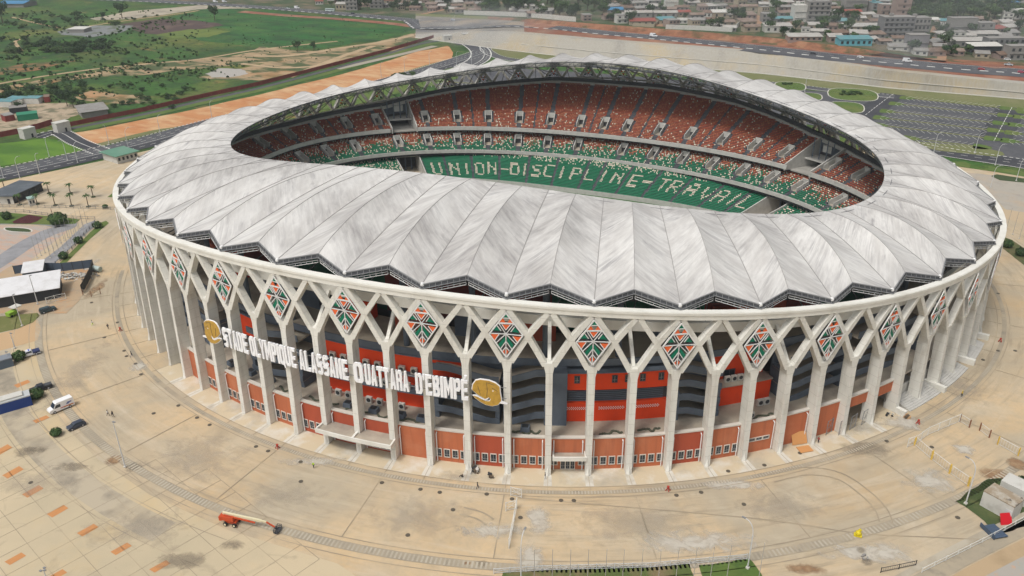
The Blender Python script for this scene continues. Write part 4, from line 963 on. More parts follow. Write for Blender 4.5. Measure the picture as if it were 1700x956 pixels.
sr=smooth_path([gp(*q) for q in ((60,228),(96,219),(130,236),(170,252))],5); b=MB(); ribbon(b,sr,9,-.055); struct(b.build('side_road',M_asphd)); b=MB(); ribbon(b,sr,.3,0.0); ribbon(b,sr,.7,.06,off=4.8,dash=(1.5,2.5)); ribbon(b,sr,.7,.06,off=-4.8,dash=(1.5,2.5)); struct(b.build('road_marking',M_mark))
patch('lawn',[(-40,242),(20,236),(76,229),(100,233),(140,248),(105,257),(60,266),(0,276),(-60,288)],-.045,mat('bright_lawn',(.10,.20,.022),.95,[((.055,.13,.018),.04,.42,.62,(1,2.2,1,.3),.9)]),rough=.5,seed=15)
# avenue with roundabout fingers top centre
av=smooth_path([gp(*q) for q in ((728,42),(748,55),(778,70),(797,84),(795,98),(770,112))],6); b=MB(); ribbon(b,av,17,-.03); struct(b.build('avenue',M_asph)); b=MB(); ribbon(b,av,.8,.02,off=8); ribbon(b,av,.8,.02,off=-8); ribbon(b,av,.5,.02,off=2.5); ribbon(b,av,.3,.02,off=5,dash=(3,6)); struct(b.build('road_marking',M_mark))
av2=smooth_path([gp(*q) for q in ((715,44),(726,52),(742,64),(768,74))],5); b=MB(); ribbon(b,av2,7,-.025); struct(b.build('avenue',M_asphd))
av3=smooth_path([gp(*q) for q in ((758,52),(785,62),(805,72),(808,84),(835,96),(900,104),(1000,112),(1150,125),(1300,140),(1400,152),(1485,160))],6); b=MB(); ribbon(b,av3,9,-.028); struct(b.build('avenue',M_asph)); b=MB(); ribbon(b,av3,.6,.02,off=-4.6); ribbon(b,av3,.5,.02,off=4.6,dash=(1.5,2.6)); struct(b.build('road_marking',M_mark))
patch('lawn',[(702,52),(712,49),(722,58),(728,62),(708,62),(700,58)],-.02,M_verge,rough=1); patch('lawn',[(766,50),(780,52),(790,60),(776,58)],-.02,M_verge,rough=1)
patch('bare_ground',[(745,40),(800,44),(850,52),(838,58),(800,66),(780,58),(752,48)],-.04,mat('pale_bare_ground',(.36,.33,.27),.95),rough=2)
patch('dull_lawn',[(806,62),(860,84),(990,100),(1270,123),(1480,147),(1700,165),(2090,204),(2090,222),(1700,182),(1480,159),(1270,138),(1100,124),(930,110),(850,102),(815,88)],-.05,M_dullv)
patch('lawn',[(500,178),(560,160),(700,126),(760,110),(760,130),(640,160),(560,182)],-.02,M_verge,rough=2)
# car park behind the stadium
pk=[(700,128),(780,108),(850,112),(1000,122),(1150,134),(1290,146),(1480,160),(1700,184),(2000,215),(2000,320),(1700,271),(1560,246),(1400,215)]
patch('car_park',[(x,y) for x,y in pk]+[(1200,185),(850,150),(740,150)],-.07,M_asph)
ROWS=[((1496,161.5),(1662,178.5)),((1478,171),(1658,190)),((1463,183.5),(1650,203)),((1452,194),(1641,215)),((1449,206),(1636,228.5)),((1500,228),(1618,242)),((1690,181),(1900,202)),((1684,193),(1880,214)),((1676,206),(1870,228)),((1670,219),(1860,242)),((1664,232),(1850,256))]
ROWS+= [((700+i*2,126+i*7),(1120,150+i*9)) for i in range(1,3)]
bm_=MB(); bg_=MB(); bi_=MB()
for a,c in ROWS:
    P_=[Vector(gp(*a)),Vector(gp(*c))]; d=(P_[1]-P_[0]); L_=d.length; d.normalize(); nn=Vector((-d.y,d.x,0)); n=int(L_/2.9)
    ribbon(bg_,[P_[0].lerp(P_[1],i/12) for i in range(13)],2.2,-.02)
    for e,s in ((P_[0],-1),(P_[1],1)):
        ring=[e+d*(s*8*math.cos(t)*(1 if s*math.cos(t)>0 else .1))*(1)+nn*(5*math.sin(t)) for t in np.linspace(0,2*math.pi,14,endpoint=False)]
        bi_.poly([q+Vector((0,0,-.015)) for q in ring])
    for i in range(1,n):
        p=P_[0].lerp(P_[1],i/n)
        for s in (-1,1):
            bm_.bar(p+nn*(s*1.2)+Vector((0,0,.0)),p+nn*(s*6.2)+d*2.5+Vector((0,0,.0)),.2,.02)
struct(bm_.build('parking_bay_lines',mat('worn_marking',(.58,.58,.52),.9))); struct(bg_.build('parking_grass_strip',M_dullv)); struct(bi_.build('parking_island',M_verge))
for pts in ([(1483,156),(1466,168),(1430,196)],[(1680,178),(1668,200),(1650,234)]):
    P_=smooth_path([gp(*q) for q in pts],4); b=MB(); ribbon(b,P_,15,-.03); struct(b.build('cross_road',M_asphd)); b=MB(); ribbon(b,P_,.28,.01,dash=(4,6)); struct(b.build('road_marking',M_mark))
def island(cx,cy,rx,ry,m=None,nm='grass_island'):
    pts=[(cx+rx*math.copysign(abs(math.cos(t))**.7,math.cos(t)),cy+ry*math.copysign(abs(math.sin(t))**.7,math.sin(t))+(math.cos(t)*rx)*.08) for t in np.linspace(0,2*math.pi,20,endpoint=False)]
    b=MB(); P_=[Vector(gp(*q)) for q in pts]+[Vector(gp(*pts[0]))]; ribbon(b,P_,.6,.06); struct(b.build('kerb',M_kerb)); patch(nm,pts,.02,m or M_verge)
island(1416,157,42,10); island(1405,178,30,9); island(1312,143,26,7); island(1345,160,20,6)
patch('grass_strip',[(1495,232),(1560,238),(1625,243),(1664,252),(1668,257),(1655,260),(1560,250),(1500,238)],-.015,M_dullv)
rr2=smooth_path([gp(*q) for q in ((1440,224),(1530,245),(1600,257),(1700,272),(1860,298),(2000,320))],5); b=MB(); ribbon(b,rr2,15,-.02); struct(b.build('ring_road',M_asphd)); b=MB(); ribbon(b,rr2,.7,.08,off=8,dash=(1.5,2.6)); ribbon(b,rr2,.3,.03,off=-1,dash=(3,6)); ribbon(b,rr2,.3,.03,off=3.6,dash=(3,6)); ribbon(b,rr2,.5,.05,off=-7.6); struct(b.build('road_marking',M_mark))
patch('grass_strip',[(1576,268),(1602,268),(1613,273),(1609,279),(1590,276)],-.01,M_verge); patch('grass_strip',[(1641,275),(1700,285),(1800,300),(1800,309),(1700,293),(1640,283)],-.01,M_verge)
patch('grass_strip',[(1682,180),(1720,184),(1720,190),(1690,188)],-.01,M_verge)
patch('grass_island',[(1645,292),(1655,289),(1700,296),(1740,303),(1700,303),(1660,299)],-.01,mat('dark_lawn',(.05,.075,.03),.95))
patch('brick_paving',[(1600,285),(1700,297),(1900,320),(1900,460),(1720,390),(1668,345),(1640,318)],-.06,mat('grey_pink_paving',(.37,.34,.29),.9,[((.45,.33,.22),.06,.5,.68,None,.7),((.28,.26,.23),.2,.5,.7,None,.6)]))
patch('path',[(1655,345),(1700,352),(1800,375),(1800,392),(1700,372),(1662,360)],-.04,mat('sandy_path',(.46,.36,.24),.9))
patch('grass_strip',[(1664,392),(1680,398),(1720,425),(1720,455),(1690,432),(1665,412)],-.02,mat('planter_soil',(.12,.11,.05),.95,[((.06,.09,.03),.3,.45,.6,None,.9)]))
# left forecourt
patch('brick_paving',[(-160,400),(-60,378),(0,374),(60,374),(100,379),(112,384),(78,410),(40,440),(0,476),(-60,520),(-200,560)],-.07,mat('pink_paving',(.45,.33,.26),.9,[((.36,.34,.31),.09,.42,.58,(1,3,1,.6),.8),((.50,.28,.18),.25,.52,.7,(1,3,1,.6),.8)]))
track([(-60,470),(0,434),(45,404),(80,386),(110,374),(60,366),(-40,368)],8,mat('grey_paving',(.27,.27,.28),.9,[((.19,.19,.2),.2,.45,.65,None,.7)]),'paved_road',-.05)
patch('lawn',[(-60,358),(0,352),(30,354),(62,357),(100,360),(133,364),(125,371),(90,373),(50,372),(0,371),(-60,372)],-.03,M_verge)
patch('flower_bed',[(20,368),(34,361),(48,356),(58,358),(72,360),(62,367),(50,371),(24,371)],-.01,mat('maroon_leaves',(.055,.012,.016),.95,[((.09,.02,.02),.6,.4,.7,None,.8)],bump=.3,bscale=2.))
island(30,381.5,23,3.6,mat('dark_lawn',(.05,.075,.03),.95))
patch('lawn',[(95,440),(118,418),(150,385),(168,369),(176,366),(181,370),(172,377),(150,396),(128,418),(112,434),(104,441)],-.03,M_verge)
patch('paved_strip',[(62,438),(100,410),(140,372),(156,366),(165,369),(140,390),(108,420),(88,440)],-.045,mat('grey_paving',(.27,.27,.28),.9))
patch('lawn',[(190,318),(205,319),(212,327),(178,327)],-.02,M_verge)
patch('lawn',[(-30,535),(0,525),(62,519),(66,524),(55,535),(30,545),(0,552),(-30,560)],-.02,mat('worn_lawn',(.14,.15,.05),.95,[((.25,.21,.10),.3,.5,.7,None,.7)]))
patch('dirt_path',[(-30,562),(0,553),(30,546),(62,530),(68,545),(62,565),(0,582),(-30,590)],-.025,mat('sandy_path2',(.48,.33,.19),.9))
patch('construction_yard',[(0,520),(110,520),(130,500),(150,470),(155,440),(20,440),(-30,470),(-30,520)],-.03,mat('yard_dirt',(.42,.31,.20),.95,[((.48,.24,.10),.12,.5,.66,None,.7),((.30,.27,.22),.3,.5,.7,None,.7)]))
# bottom edge greens and the lower-right corner
patch('lawn',[(835,950),(900,945),(1080,941),(1145,936),(1152,956),(1165,1000),(830,1000)],-.02,mat('worn_lawn2',(.09,.12,.035),.95,[((.20,.15,.08),.12,.5,.64,None,.9)]),rough=.3)
patch('lawn',[(1160,938),(1205,933),(1244,927),(1264,952),(1280,1000),(1182,1000)],-.02,M_verge,rough=.2)
ringflat('paved_strip',-34.5,-30.,5.2,24,-.043,mat('grey_paving3',(.40,.38,.34),.9,[((.28,.26,.22),.4,.45,.65,None,.7)])) if False else None
patch('lawn',[(1586,832),(1600,822),(1625,806),(1640,795),(1700,790),(1800,800),(1800,880),(1700,874),(1660,886),(1650,880),(1615,850)],-.02,mat('ragged_lawn',(.06,.085,.03),.95,[((.12,.13,.05),.3,.5,.68,None,.8)]),rough=.3)
lp=smooth_path([gp(*q) for q in ((1480,992),(1545,956),(1600,926),(1660,896),(1720,868),(1800,838))],5)
b=MB(); ribbon(b,lp,3.2,-.02); struct(b.build('drain_channel',M_drain)); b=MB(); ribbon(b,lp,1.3,-.01,off=2.6); struct(b.build('kerb_path',M_drainl)); b=MB(); ribbon(b,lp,3.,-.015,off=-3.4); struct(b.build('kerb_path',M_path))
patch('brick_paving',[(1560,990),(1640,942),(1700,912),(1800,870),(1850,1000)],-.03,mat('diamond_paving',(.36,.33,.29),.9,[((.50,.30,.18),.5,.56,.66,None,.8),((.30,.33,.29),.3,.5,.7,None,.7)]))
# ================================================================ OBJECTS
def dist(p): return float(np.linalg.norm(np.array(p)-CP))
def ppm(p): return FPX/dist(p)          # photo pixels per metre there
# ---- trees
M_leaf=[mat('leaf_dark',(.022,.048,.018),.85,[((.040,.080,.024),.25,.4,.65,None,.8)]),mat('leaf_mid',(.040,.078,.022),.85,[((.065,.11,.03),.25,.4,.65,None,.8)]),mat('leaf_bright',(.075,.125,.030),.85,[((.045,.085,.022),.3,.4,.65,None,.8)])]
M_bark=mat('bark',(.11,.085,.06),.95)
def crown_data(seed,n,lobes,leaf,mi):
    rg=random.Random(seed); b=MB(); L=[]
    for i in range(lobes):
        a=2*math.pi*i/lobes+rg.uniform(-.5,.5); r=rg.uniform(.12,.34); L.append((r*math.cos(a),r*math.sin(a),rg.uniform(.48,.80),rg.uniform(.17,.28)))
    L.append((0,0,.62,.33))
    for i in range(n):
        c=rg.choice(L); 
        while 1:
            v=Vector((rg.uniform(-1,1),rg.uniform(-1,1),rg.uniform(-1,1)))
            if .35<v.length<1: break
        v=v.normalized()*rg.uniform(.6,1.04); p=Vector((c[0],c[1],c[2]))+Vector((v.x,v.y,v.z*.85))*c[3]
        nrm=(v+Vector((rg.uniform(-.7,.7),rg.uniform(-.7,.7),rg.uniform(-.3,.9)))).normalized(); a=nrm.cross(Vector((rg.random(),rg.random(),rg.random()+.1))).normalized(); q=nrm.cross(a); s=leaf*rg.uniform(.6,1.3)
        b.poly([p+a*s,p+q*s*.8,p-a*s,p-q*s*.8+nrm*s*.2],0 if rg.random()<.72 else 1)
    return b.data('crown',mi)
def trunk_data(n=3):
    b=MB(); b.tube((0,0,-.03),(0.01,0,.42),.035,.022,6)
    for i in range(5): a=i*1.3; b.tube((0.01,0,.33+.02*i),(.2*math.cos(a),.2*math.sin(a),.62+.04*(i%3)),.016,.006,4)
    return b.data('trunk',M_bark)
CROWNS=[crown_data(i,n,lo,lf,m) for i,(n,lo,lf,m) in enumerate([(420,5,.055,[M_leaf[0],M_leaf[1]]),(380,6,.055,[M_leaf[1],M_leaf[0]]),(340,4,.06,[M_leaf[1],M_leaf[2]]),(420,7,.05,[M_leaf[0],M_leaf[0]])])]
TRUNK=trunk_data()
def tree(p,h,w,label,group,ci=0,rz=0,name='leafy_tree',cat='tree'):
    o=thing(name,label,cat,p,rz,group)
    c=bpy.data.objects.new('crown',CROWNS[ci]); COL.objects.link(c); c.parent=o; c.scale=(w,w,h)
    t=bpy.data.objects.new('trunk',TRUNK); COL.objects.link(t); t.parent=o; t.scale=(w,w,h); return o
def shrub_data(seed,mi,n=260,leaf=.1):
    rg=random.Random(seed); b=MB()
    for i in range(n):
        v=Vector((rg.gauss(0,1),rg.gauss(0,1),rg.gauss(0,1))).normalized(); p=Vector((v.x*.5,v.y*.5,.42+v.z*.42))*1.; p*=rg.uniform(.85,1.08); p.z=max(p.z,.02)
        nr=(v+Vector((rg.uniform(-.6,.6),rg.uniform(-.6,.6),rg.uniform(-.2,.9)))).normalized(); a=nr.cross(Vector((rg.random(),rg.random(),.3))).normalized(); q=nr.cross(a); s=leaf*rg.uniform(.6,1.3)
        b.poly([p+a*s,p+q*s,p-a*s,p-q*s],0 if rg.random()<.7 else 1)
    return b.data('foliage',mi)
SHR=[shrub_data(1,[M_leaf[1],M_leaf[0]]),shrub_data(2,[M_leaf[0],M_leaf[1]])]
STEM=(lambda b:(b.tube((0,0,-.02),(0,0,.4),.04,.03,5),b.data('stem',M_bark))[1])(MB())
def shrub(p,h,w,label,i=0,group=None):
    o=thing('round_shrub',label,'shrub',p,random.uniform(0,6),group)
    for nm,me in (('foliage',SHR[i]),('stem',STEM)):
        c=bpy.data.objects.new(nm,me); COL.objects.link(c); c.parent=o; c.scale=(w,w,h)
    return o
random.seed(5)
# palms
def palm_data(seed):
    rg=random.Random(seed); b=MB()
    for i in range(11):
        a=2*math.pi*i/11+rg.uniform(-.2,.2); L_=rg.uniform(1.7,2.3); up=rg.uniform(.2,1.1); pr=None; N_=6
        for j in range(N_+1):
            f=j/N_; p=Vector((math.cos(a)*L_*f,math.sin(a)*L_*f,up*math.sin(f*2.2)-1.1*f*f)); w_=.34*math.sin(math.pi*min(.97,f*.9+.1)); s=Vector((-math.sin(a),math.cos(a),0))*w_
            if pr: b.poly([pr[0],p-s-Vector((0,0,w_*.5)),p,pr[1]]); b.poly([pr[1],p,p+s-Vector((0,0,w_*.5)),pr[2]])
            pr=(p-s-Vector((0,0,w_*.5)),p,p+s-Vector((0,0,w_*.5)))
    return b.data('fronds',M_leaf[1])
PALM=[palm_data(1),palm_data(2)]
def palm(x,y,h,label,i=0):
    o=thing('palm_tree',label,'palm tree',gp(x,y),random.uniform(0,6),'young palms on the forecourt')
    b=MB(); b.tube((0,0,-.1),(.1,0,h*.55),.22,.16,7); b.tube((.1,0,h*.55),(.05,.1,h),.16,.13,7); b.build('trunk',M_bark,o)
    c=bpy.data.objects.new('fronds',PALM[i]); COL.objects.link(c); c.parent=o; c.location=(.05,.1,h); c.scale=(.95,.95,.95)
    b=MB(); 
    for k in range(7): b.sphere((.7*math.cos(k),.7*math.sin(k),.15),.3,0,6,4)
    b.build('base_planting',M_leaf[0],o)
for i,(x,y,h,l) in enumerate([(9,316,5.,'palm at the far left behind the dark-roofed pavilion'),(82,321,4.8,'palm at the right end of the dark-roofed pavilion'),(33,340,4.5,'palm before the front face of the dark-roofed pavilion'),(62,339,4.2,'palm between the guard kiosk and the pavilion'),(92,341,4.8,'palm just right of the small guard kiosk'),(117,321,4.2,'small rear palm directly behind another palm in the middle of the forecourt'),(119,342,5.,'palm in the middle of the forecourt with a smaller one behind it'),(155,327,4.8,'rearmost palm on the right, nearest the stadium'),(147,343,5.,'front right palm of the forecourt, left of the round bush')]): palm(x,y,h,l,i%2)
for x,y,h,w_,l,i in [(175,345,1.8,2.2,'bright round bush on bare paving next to the stadium',0),(97,371,5.2,6.5,'large leafy bush right of the maroon flower bed',0),(12,363,3.6,3.6,'bush on the lawn left of the maroon bed',1),(162,378,3.,3.4,'dark bush near the top of the planted strip',1),(131,403,3.,3.2,'dark bush halfway down the planted strip',1),(106,429,3.,3.2,'dark bush at the foot of the planted strip by the yard',1),(33,597,3.2,3.4,'bush beside the parked white and blue pickup',0),(61,660,3.,3.6,'bush between the black pickup and the blue container',0),(94,722,2.2,2.6,'lone bush below the dark hatchback on the paving',0),(1672,410,3.2,3.4,'dark bush in the planter at the right edge',1),(1694,424,3.4,3.6,'second dark bush in the right-edge planter, nearer the camera',1),(1697,808,2.6,3.4,'dark bush behind the white containers at the lower right',1)]: shrub(gp(x,y),h,w_,l,i)
# ---- vehicles
def paint(name,c): return mat(name,c,.3,spec=.5)
M_tyre=mat('tyre_rubber',(.02,.02,.02),.9); M_rim=mat('wheel_rim',(.45,.45,.47),.4); M_lamp=mat('headlight_glass',(.7,.7,.68),.2); M_tail=mat('tail_light',(.4,.02,.02),.3)
def prof(mb,pts,w,mi=0,tw=None,z0=None):   # side profile (x,z) extruded across y, narrower towards the top when tw given
    zs=[p[1] for p in pts]; zmin,zmax=min(zs),max(zs); n=len(pts); tw=tw or w
    W_=lambda z:(w+(tw-w)*(z-zmin)/(zmax-zmin+1e-6))/2
    vs=[(x,-W_(z),z) for x,z in pts]+[(x,W_(z),z) for x,z in pts]
    tri=tessellate_polygon([[Vector((x,z,0)) for x,z in pts]])
    fs=[tuple(t) for t in tri]+[tuple(n+i for i in t[::-1]) for t in tri]+[(i,n+i,n+(i+1)%n,(i+1)%n) for i in range(n)]
    mb.mesh(vs,fs,mi)
KINDS={
 'suv':dict(L=4.7,w=1.85,wb=2.75,r=.37,body=[(-2.35,.35),(2.3,.35),(2.35,.7),(2.2,.98),(1.1,1.1),(-2.25,1.12),(-2.35,.8)],cab=[(1.1,1.08),(.45,1.66),(-1.95,1.7),(-2.28,1.1)],gl=[(.98,1.13),(.42,1.58),(-1.85,1.6),(-2.1,1.13)]),
 'pickup':dict(L=5.3,w=1.85,wb=3.1,r=.39,body=[(-2.65,.45),(2.6,.4),(2.65,.75),(2.5,1.02),(1.3,1.12),(-.7,1.14),(-.72,1.16),(-2.65,1.16)],cab=[(1.3,1.1),(.7,1.72),(-.6,1.76),(-.85,1.12)],gl=[(1.18,1.16),(.66,1.62),(-.5,1.65),(-.7,1.16)]),
 'van':dict(L=6.,w=2.05,wb=3.7,r=.38,body=[(-3.,.4),(2.9,.38),(3.,.8),(2.75,1.2),(1.95,1.35),(1.2,2.5),(.9,2.65),(-2.9,2.65),(-3.,2.4)],cab=None,gl=None),
 'bus':dict(L=11.,w=2.5,wb=6.,r=.5,body=[(-5.5,.4),(5.5,.4),(5.5,2.9),(5.3,3.1),(-5.4,3.1),(-5.5,2.9)],cab=None,gl=None),
 'hatch':dict(L=4.2,w=1.75,wb=2.55,r=.33,body=[(-2.1,.3),(2.05,.3),(2.1,.62),(1.95,.86),(1.,.98),(-2.05,1.),(-2.1,.7)],cab=[(1.,.96),(.35,1.46),(-1.5,1.48),(-2.,.98)],gl=[(.88,1.02),(.32,1.38),(-1.4,1.4),(-1.82,1.02)])}
def vehicle(name,label,cat,p,rz,kind,col,group=None,detail=True,extra=None):
    K=KINDS[kind]; o=thing(name,label,cat,p,rz,group); m=paint('paint_%s'%'_'.join('%02d'%int(c*100) for c in col),col)
    b=MB(); prof(b,K['body'],K['w'],0,K['w']*.93)
    if K['cab']: prof(b,K['cab'],K['w']*.9,0,K['w']*.74)
    if kind=='pickup': b.box((-1.7,0,1.17),(1.7,1.5,.05),1)
    b.build('body',[m,M_dark],o)
    b=MB(); w_=K['w']
    if K['gl']:
        prof(b,K['gl'],w_*.9+.03,0,w_*.74+.06); b.build('side_windows',M_glass,o)
        b=MB(); g_=K['gl'];c_=K['cab']; a=Vector((c_[0][0]+.02,0,c_[0][1]+.06));t_=Vector((c_[1][0]+.03,0,c_[1][1]-.06)); 
        b.hexa([a+Vector((0,-w_*.40,0)),a+Vector((0,w_*.40,0)),a+Vector((-.05,w_*.40,0)),a+Vector((-.05,-w_*.40,0)),t_+Vector((0,-w_*.34,0)),t_+Vector((0,w_*.34,0)),t_+Vector((-.05,w_*.34,0)),t_+Vector((-.05,-w_*.34,0))]); b.build('windscreen',M_glass,o)
    elif kind=='van':
        prof(b,[(1.75,1.35),(1.2,2.15),(.2,2.15),(.2,1.35)],w_*.975,0,w_*.955); b.build('side_windows',M_glass,o)
        b=MB(); a=Vector((1.97,0,1.4));t_=Vector((1.3,0,2.38)); b.hexa([a+Vector((0,-.92,0)),a+Vector((0,.92,0)),a+Vector((-.05,.92,0)),a+Vector((-.05,-.92,0)),t_+Vector((.03,-.88,0)),t_+Vector((.03,.88,0)),t_+Vector((-.02,.88,0)),t_+Vector((-.02,-.88,0))]); b.build('windscreen',M_glass,o)
        if detail:
            for s in (-1,1):
                b=MB(); b.box((-1.2,s*w_*.49,.95),(3.2,.04,.18),0); b.box((-1.6,s*w_*.49,.8),(2.4,.04,.10),1); b.build('side_stripe',[mat('stripe_red',(.5,.02,.02),.4),mat('stripe_yellow',(.6,.4,.03),.4)],o)
                b=MB(); b.box((-1.9,s*w_*.483,1.75),(1.1,.04,.28),0); b.box((-1.5,s*w_*.483,1.45),(.8,.04,.2),0); b.build('side_emblem',mat('stripe_blue',(.03,.08,.3),.4),o)
    else:
        for i in range(6): b.box((-4.3+i*1.6,0,2.1),(1.3,w_*.97,.8),0)
        b.build('side_windows',M_glass,o)
    for sx in (-1,1):
        for sy in (-1,1):
            wl=MB(); x=sx*K['wb']/2; y=sy*(w_/2-.1); wl.tube((x,y-.12,K['r']),(x,y+.12,K['r']),K['r'],n=12); W_=wl.build('wheel',M_tyre,o)
            if detail: rm=MB(); rm.tube((x,y+sy*.10,K['r']),(x,y+sy*.14,K['r']),K['r']*.6,n=10); rm.build('rim',M_rim,W_)
    if detail:
        xf=K['L']/2-.06
        for sy in (-1,1):
            b=MB(); b.box((xf-.05,sy*w_*.36,.72),(.16,.32,.16)); b.build('headlight',M_lamp,o)
            b=MB(); b.box((-xf+.0,sy*w_*.39,.85),(.14,.2,.26)); b.build('tail_light',M_tail,o)
    return o
def hd(p0,p1,z=0.):
    a=Vector(gp(*p0,z));b=Vector(gp(*p1,z)); return math.atan2(b.y-a.y,b.x-a.x)
vehicle('ambulance_van','white high-roof van with red and yellow stripe parked on the paving','van',gp(102,679),hd((119,672),(85,686)),'van',(.78,.78,.78))
vehicle('hatchback_car','dark blue-grey hatchback parked in front of the white van','car',gp(127,709),hd((140,703),(114,714)),'hatch',(.035,.045,.07))
vehicle('pickup_truck','black pickup parked above the white van','pickup truck',gp(69,647),hd((86,641),(52,652)),'pickup',(.02,.022,.028))
pk_=vehicle('pickup_truck','white and dark blue pickup parked beside a bush','pickup truck',gp(50,590),hd((61,587),(40,593)),'pickup',(.62,.64,.68))
b=MB(); b.box((-1.7,0,1.0),(1.85,1.9,.5)); b.build('blue_bed_cover',mat('navy_paint',(.02,.03,.10),.4),pk_)
b=MB(); b.box((.0,0,1.82),(.3,1.0,.12)); b.build('light_bar',mat('beacon_blue',(.03,.06,.4),.3),pk_)
vehicle('suv_car','dark teal car parked at the corner of the grass by the long white-roofed shed','car',gp(80,517),hd((70,520),(90,514)),'suv',(.025,.05,.06))
for i,(x,y,k,c,l) in enumerate([(1428,96,'hatch',(.7,.7,.7),'white car on the highway above the stone embankment'),(1506,103,'van',(.75,.75,.75),'white van on the highway right of the white car'),(1085,61,'van',(.7,.72,.74),'white minibus on the highway straight above the stadium'),(1629,116,'hatch',(.35,.04,.05),'red car on the highway near the right edge'),(1695,121,'hatch',(.40,.06,.10),'crimson car leaving the right edge on the highway'),(1350,90,'hatch',(.04,.04,.05),'black car on the highway left of the white car'),(1674,109,'pickup',(.45,.50,.53),'pale grey pickup on the verge at the far right'),(548,19,'bus',(.50,.58,.56),'pale green bus on the highway at the top'),(493,14,'van',(.75,.75,.75),'white minibus on the highway left of the bus'),(478,15,'hatch',(.5,.52,.55),'silver car following behind the white minibus'),(586,23,'hatch',(.03,.035,.05),'dark car on the highway right of the bus'),(752,34,'hatch',(.55,.6,.68),'pale blue car at the avenue junction'),(358,4,'van',(.7,.7,.72),'white minibus far away at the upper left of the highway'),(373,4,'van',(.62,.64,.66),'greyish minibus beside the farthest white one'),(1672,100,'hatch',(.6,.6,.6),'light car parked by the low shops at the right edge')]):
    z=zp(x); vehicle('van' if k=='van' else 'bus' if k=='bus' else 'car',l,'bus' if k=='bus' else 'van' if k=='van' else 'car',Vector(gp(x,y,z))+Vector((0,0,.12)),hd((x-20,y-20*(.075 if x<800 else .085)-0.0),(x+20,y+20*(.02 if x<800 else .085)),z),k,c,'vehicles on the highway',detail=False)
# ---- boom lift
M_lift=mat('lift_orange',(.50,.07,.02),.45,[((.35,.06,.03),.8,.5,.7,None,.6)]); M_cream=mat('boom_cream',(.68,.62,.42),.5)
a=Vector(gp(386,869)); e=Vector(gp(455,881)); th=math.atan2(e.y-a.y,e.x-a.x)
bl=thing('boom_lift','orange boom lift with a long cream boom lowered over the paving','boom lift',a,th)
b=MB(); b.box((0,0,.95),(3.0,1.5,.5),0); b.box((-.1,0,1.3),(1.6,1.2,.3),1); b.build('chassis',[M_lift,M_dark],bl)
for sx in (-1.25,1.25):
    for sy in (-1,1):
        w_=MB(); w_.tube((sx,sy*1.1-.22,.55),(sx,sy*1.1+.22,.55),.55,n=14); W_=w_.build('wheel',M_tyre,bl); r_=MB(); r_.tube((sx,sy*1.1+sy*.2,.55),(sx,sy*1.1+sy*.26,.55),.3,n=10); r_.build('rim',M_cream,W_)
b=MB(); b.box((-.9,0,2.0),(3.8,1.9,1.1),0,tp=.93); b.box((-2.6,0,1.9),(.7,2.0,1.2),1); b.build('turret',[M_lift,M_lift],bl)
b=MB(); b.bar((-2.4,.25,2.9),(8.2,.25,2.35),.5,.55,0); b.bar((8.2,.25,2.35),(9.6,.25,2.25),.35,.4,0); b.build('boom',M_cream,bl)
b=MB(); b.bar((-1.8,-.3,2.7),(6.6,-.1,1.7),.3,.35); b.bar((9.4,.25,2.3),(12.0,.1,1.1),.28,.3); b.build('jib',M_lift,bl)
b=MB()
for z in (.3,.8,1.35):
    for q in (((12.0,-1.1),(12.0,1.2)),((13.1,-1.1),(13.1,1.2)),((12.,-1.1),(13.1,-1.1)),((12.,1.2),(13.1,1.2))): b.bar((*q[0],z),(*q[1],z),.09)
for q in ((12,-1.1),(12,1.2),(13.1,-1.1),(13.1,1.2),(12.55,-1.1),(12.55,1.2)): b.bar((*q,.3),(*q,1.35),.09)
b.box((12.55,.05,.25),(1.1,2.3,.08)); b.box((12.1,.1,1.1),(.35,.7,.6)); b.build('work_basket',M_dark,bl)
bl.scale=(.82,.82,.82)
# ---- people
def person_mesh(pose,shirt,trou,skin):
    me=bpy.data.meshes.new('person'); st=.24 if pose=='walk' else .08
    V=[(0,0,.95),(0,0,1.2),(0,0,1.42),(0,0,1.5),(0,0,1.66),(0,.1,.9),(st,.1,.5),(st*.6-.0,.1,.08),(st*.6+.16,.1,.04),(0,-.1,.9),(-st*.6,-.1,.5),(-st*1.5,-.1,.08),(-st*1.5+.16,-.1,.04),(0,.2,1.4),(-.03-st*.3,.25,1.12),(.08-st*.3,.26,.86),(0,-.2,1.4),(.03+st*.3,-.25,1.12),(.12+st*.6,-.25,.9)]
    E=[(0,1),(1,2),(2,3),(3,4),(0,5),(5,6),(6,7),(7,8),(0,9),(9,10),(10,11),(11,12),(2,13),(13,14),(14,15),(2,16),(16,17),(17,18)]
    R_=[.13,.15,.15,.06,.105,.10,.075,.05,.045,.10,.075,.05,.045,.07,.05,.04,.07,.05,.04]
    me.from_pydata(V,E,[]); o=bpy.data.objects.new('tmp',me); COL.objects.link(o); md=o.modifiers.new('s','SKIN'); 
    for i,r in enumerate(R_): me.skin_vertices[0].data[i].radius=(r,r)
    me.skin_vertices[0].data[0].use_root=True; s2=o.modifiers.new('u','SUBSURF'); s2.levels=1; s2.render_levels=1
    dg=bpy.context.evaluated_depsgraph_get(); m2=bpy.data.meshes.new_from_object(o.evaluated_get(dg)); bpy.data.objects.remove(o); m2.name='person'
    m2.materials.clear()
    for m in (shirt,trou,skin): m2.materials.append(m)
    for p in m2.polygons:
        c=p.center; p.material_index=2 if (c.z>1.5 or (abs(c.y)>.2 and c.z<1.1 and c.z>.8)) else (0 if c.z>.97 else 1); p.use_smooth=True
    return m2
M_skin=mat('skin',(.10,.055,.035),.6); M_hair=mat('hair',(.012,.011,.01),.8)
def cloth(n,c): return mat(n,c,.85)
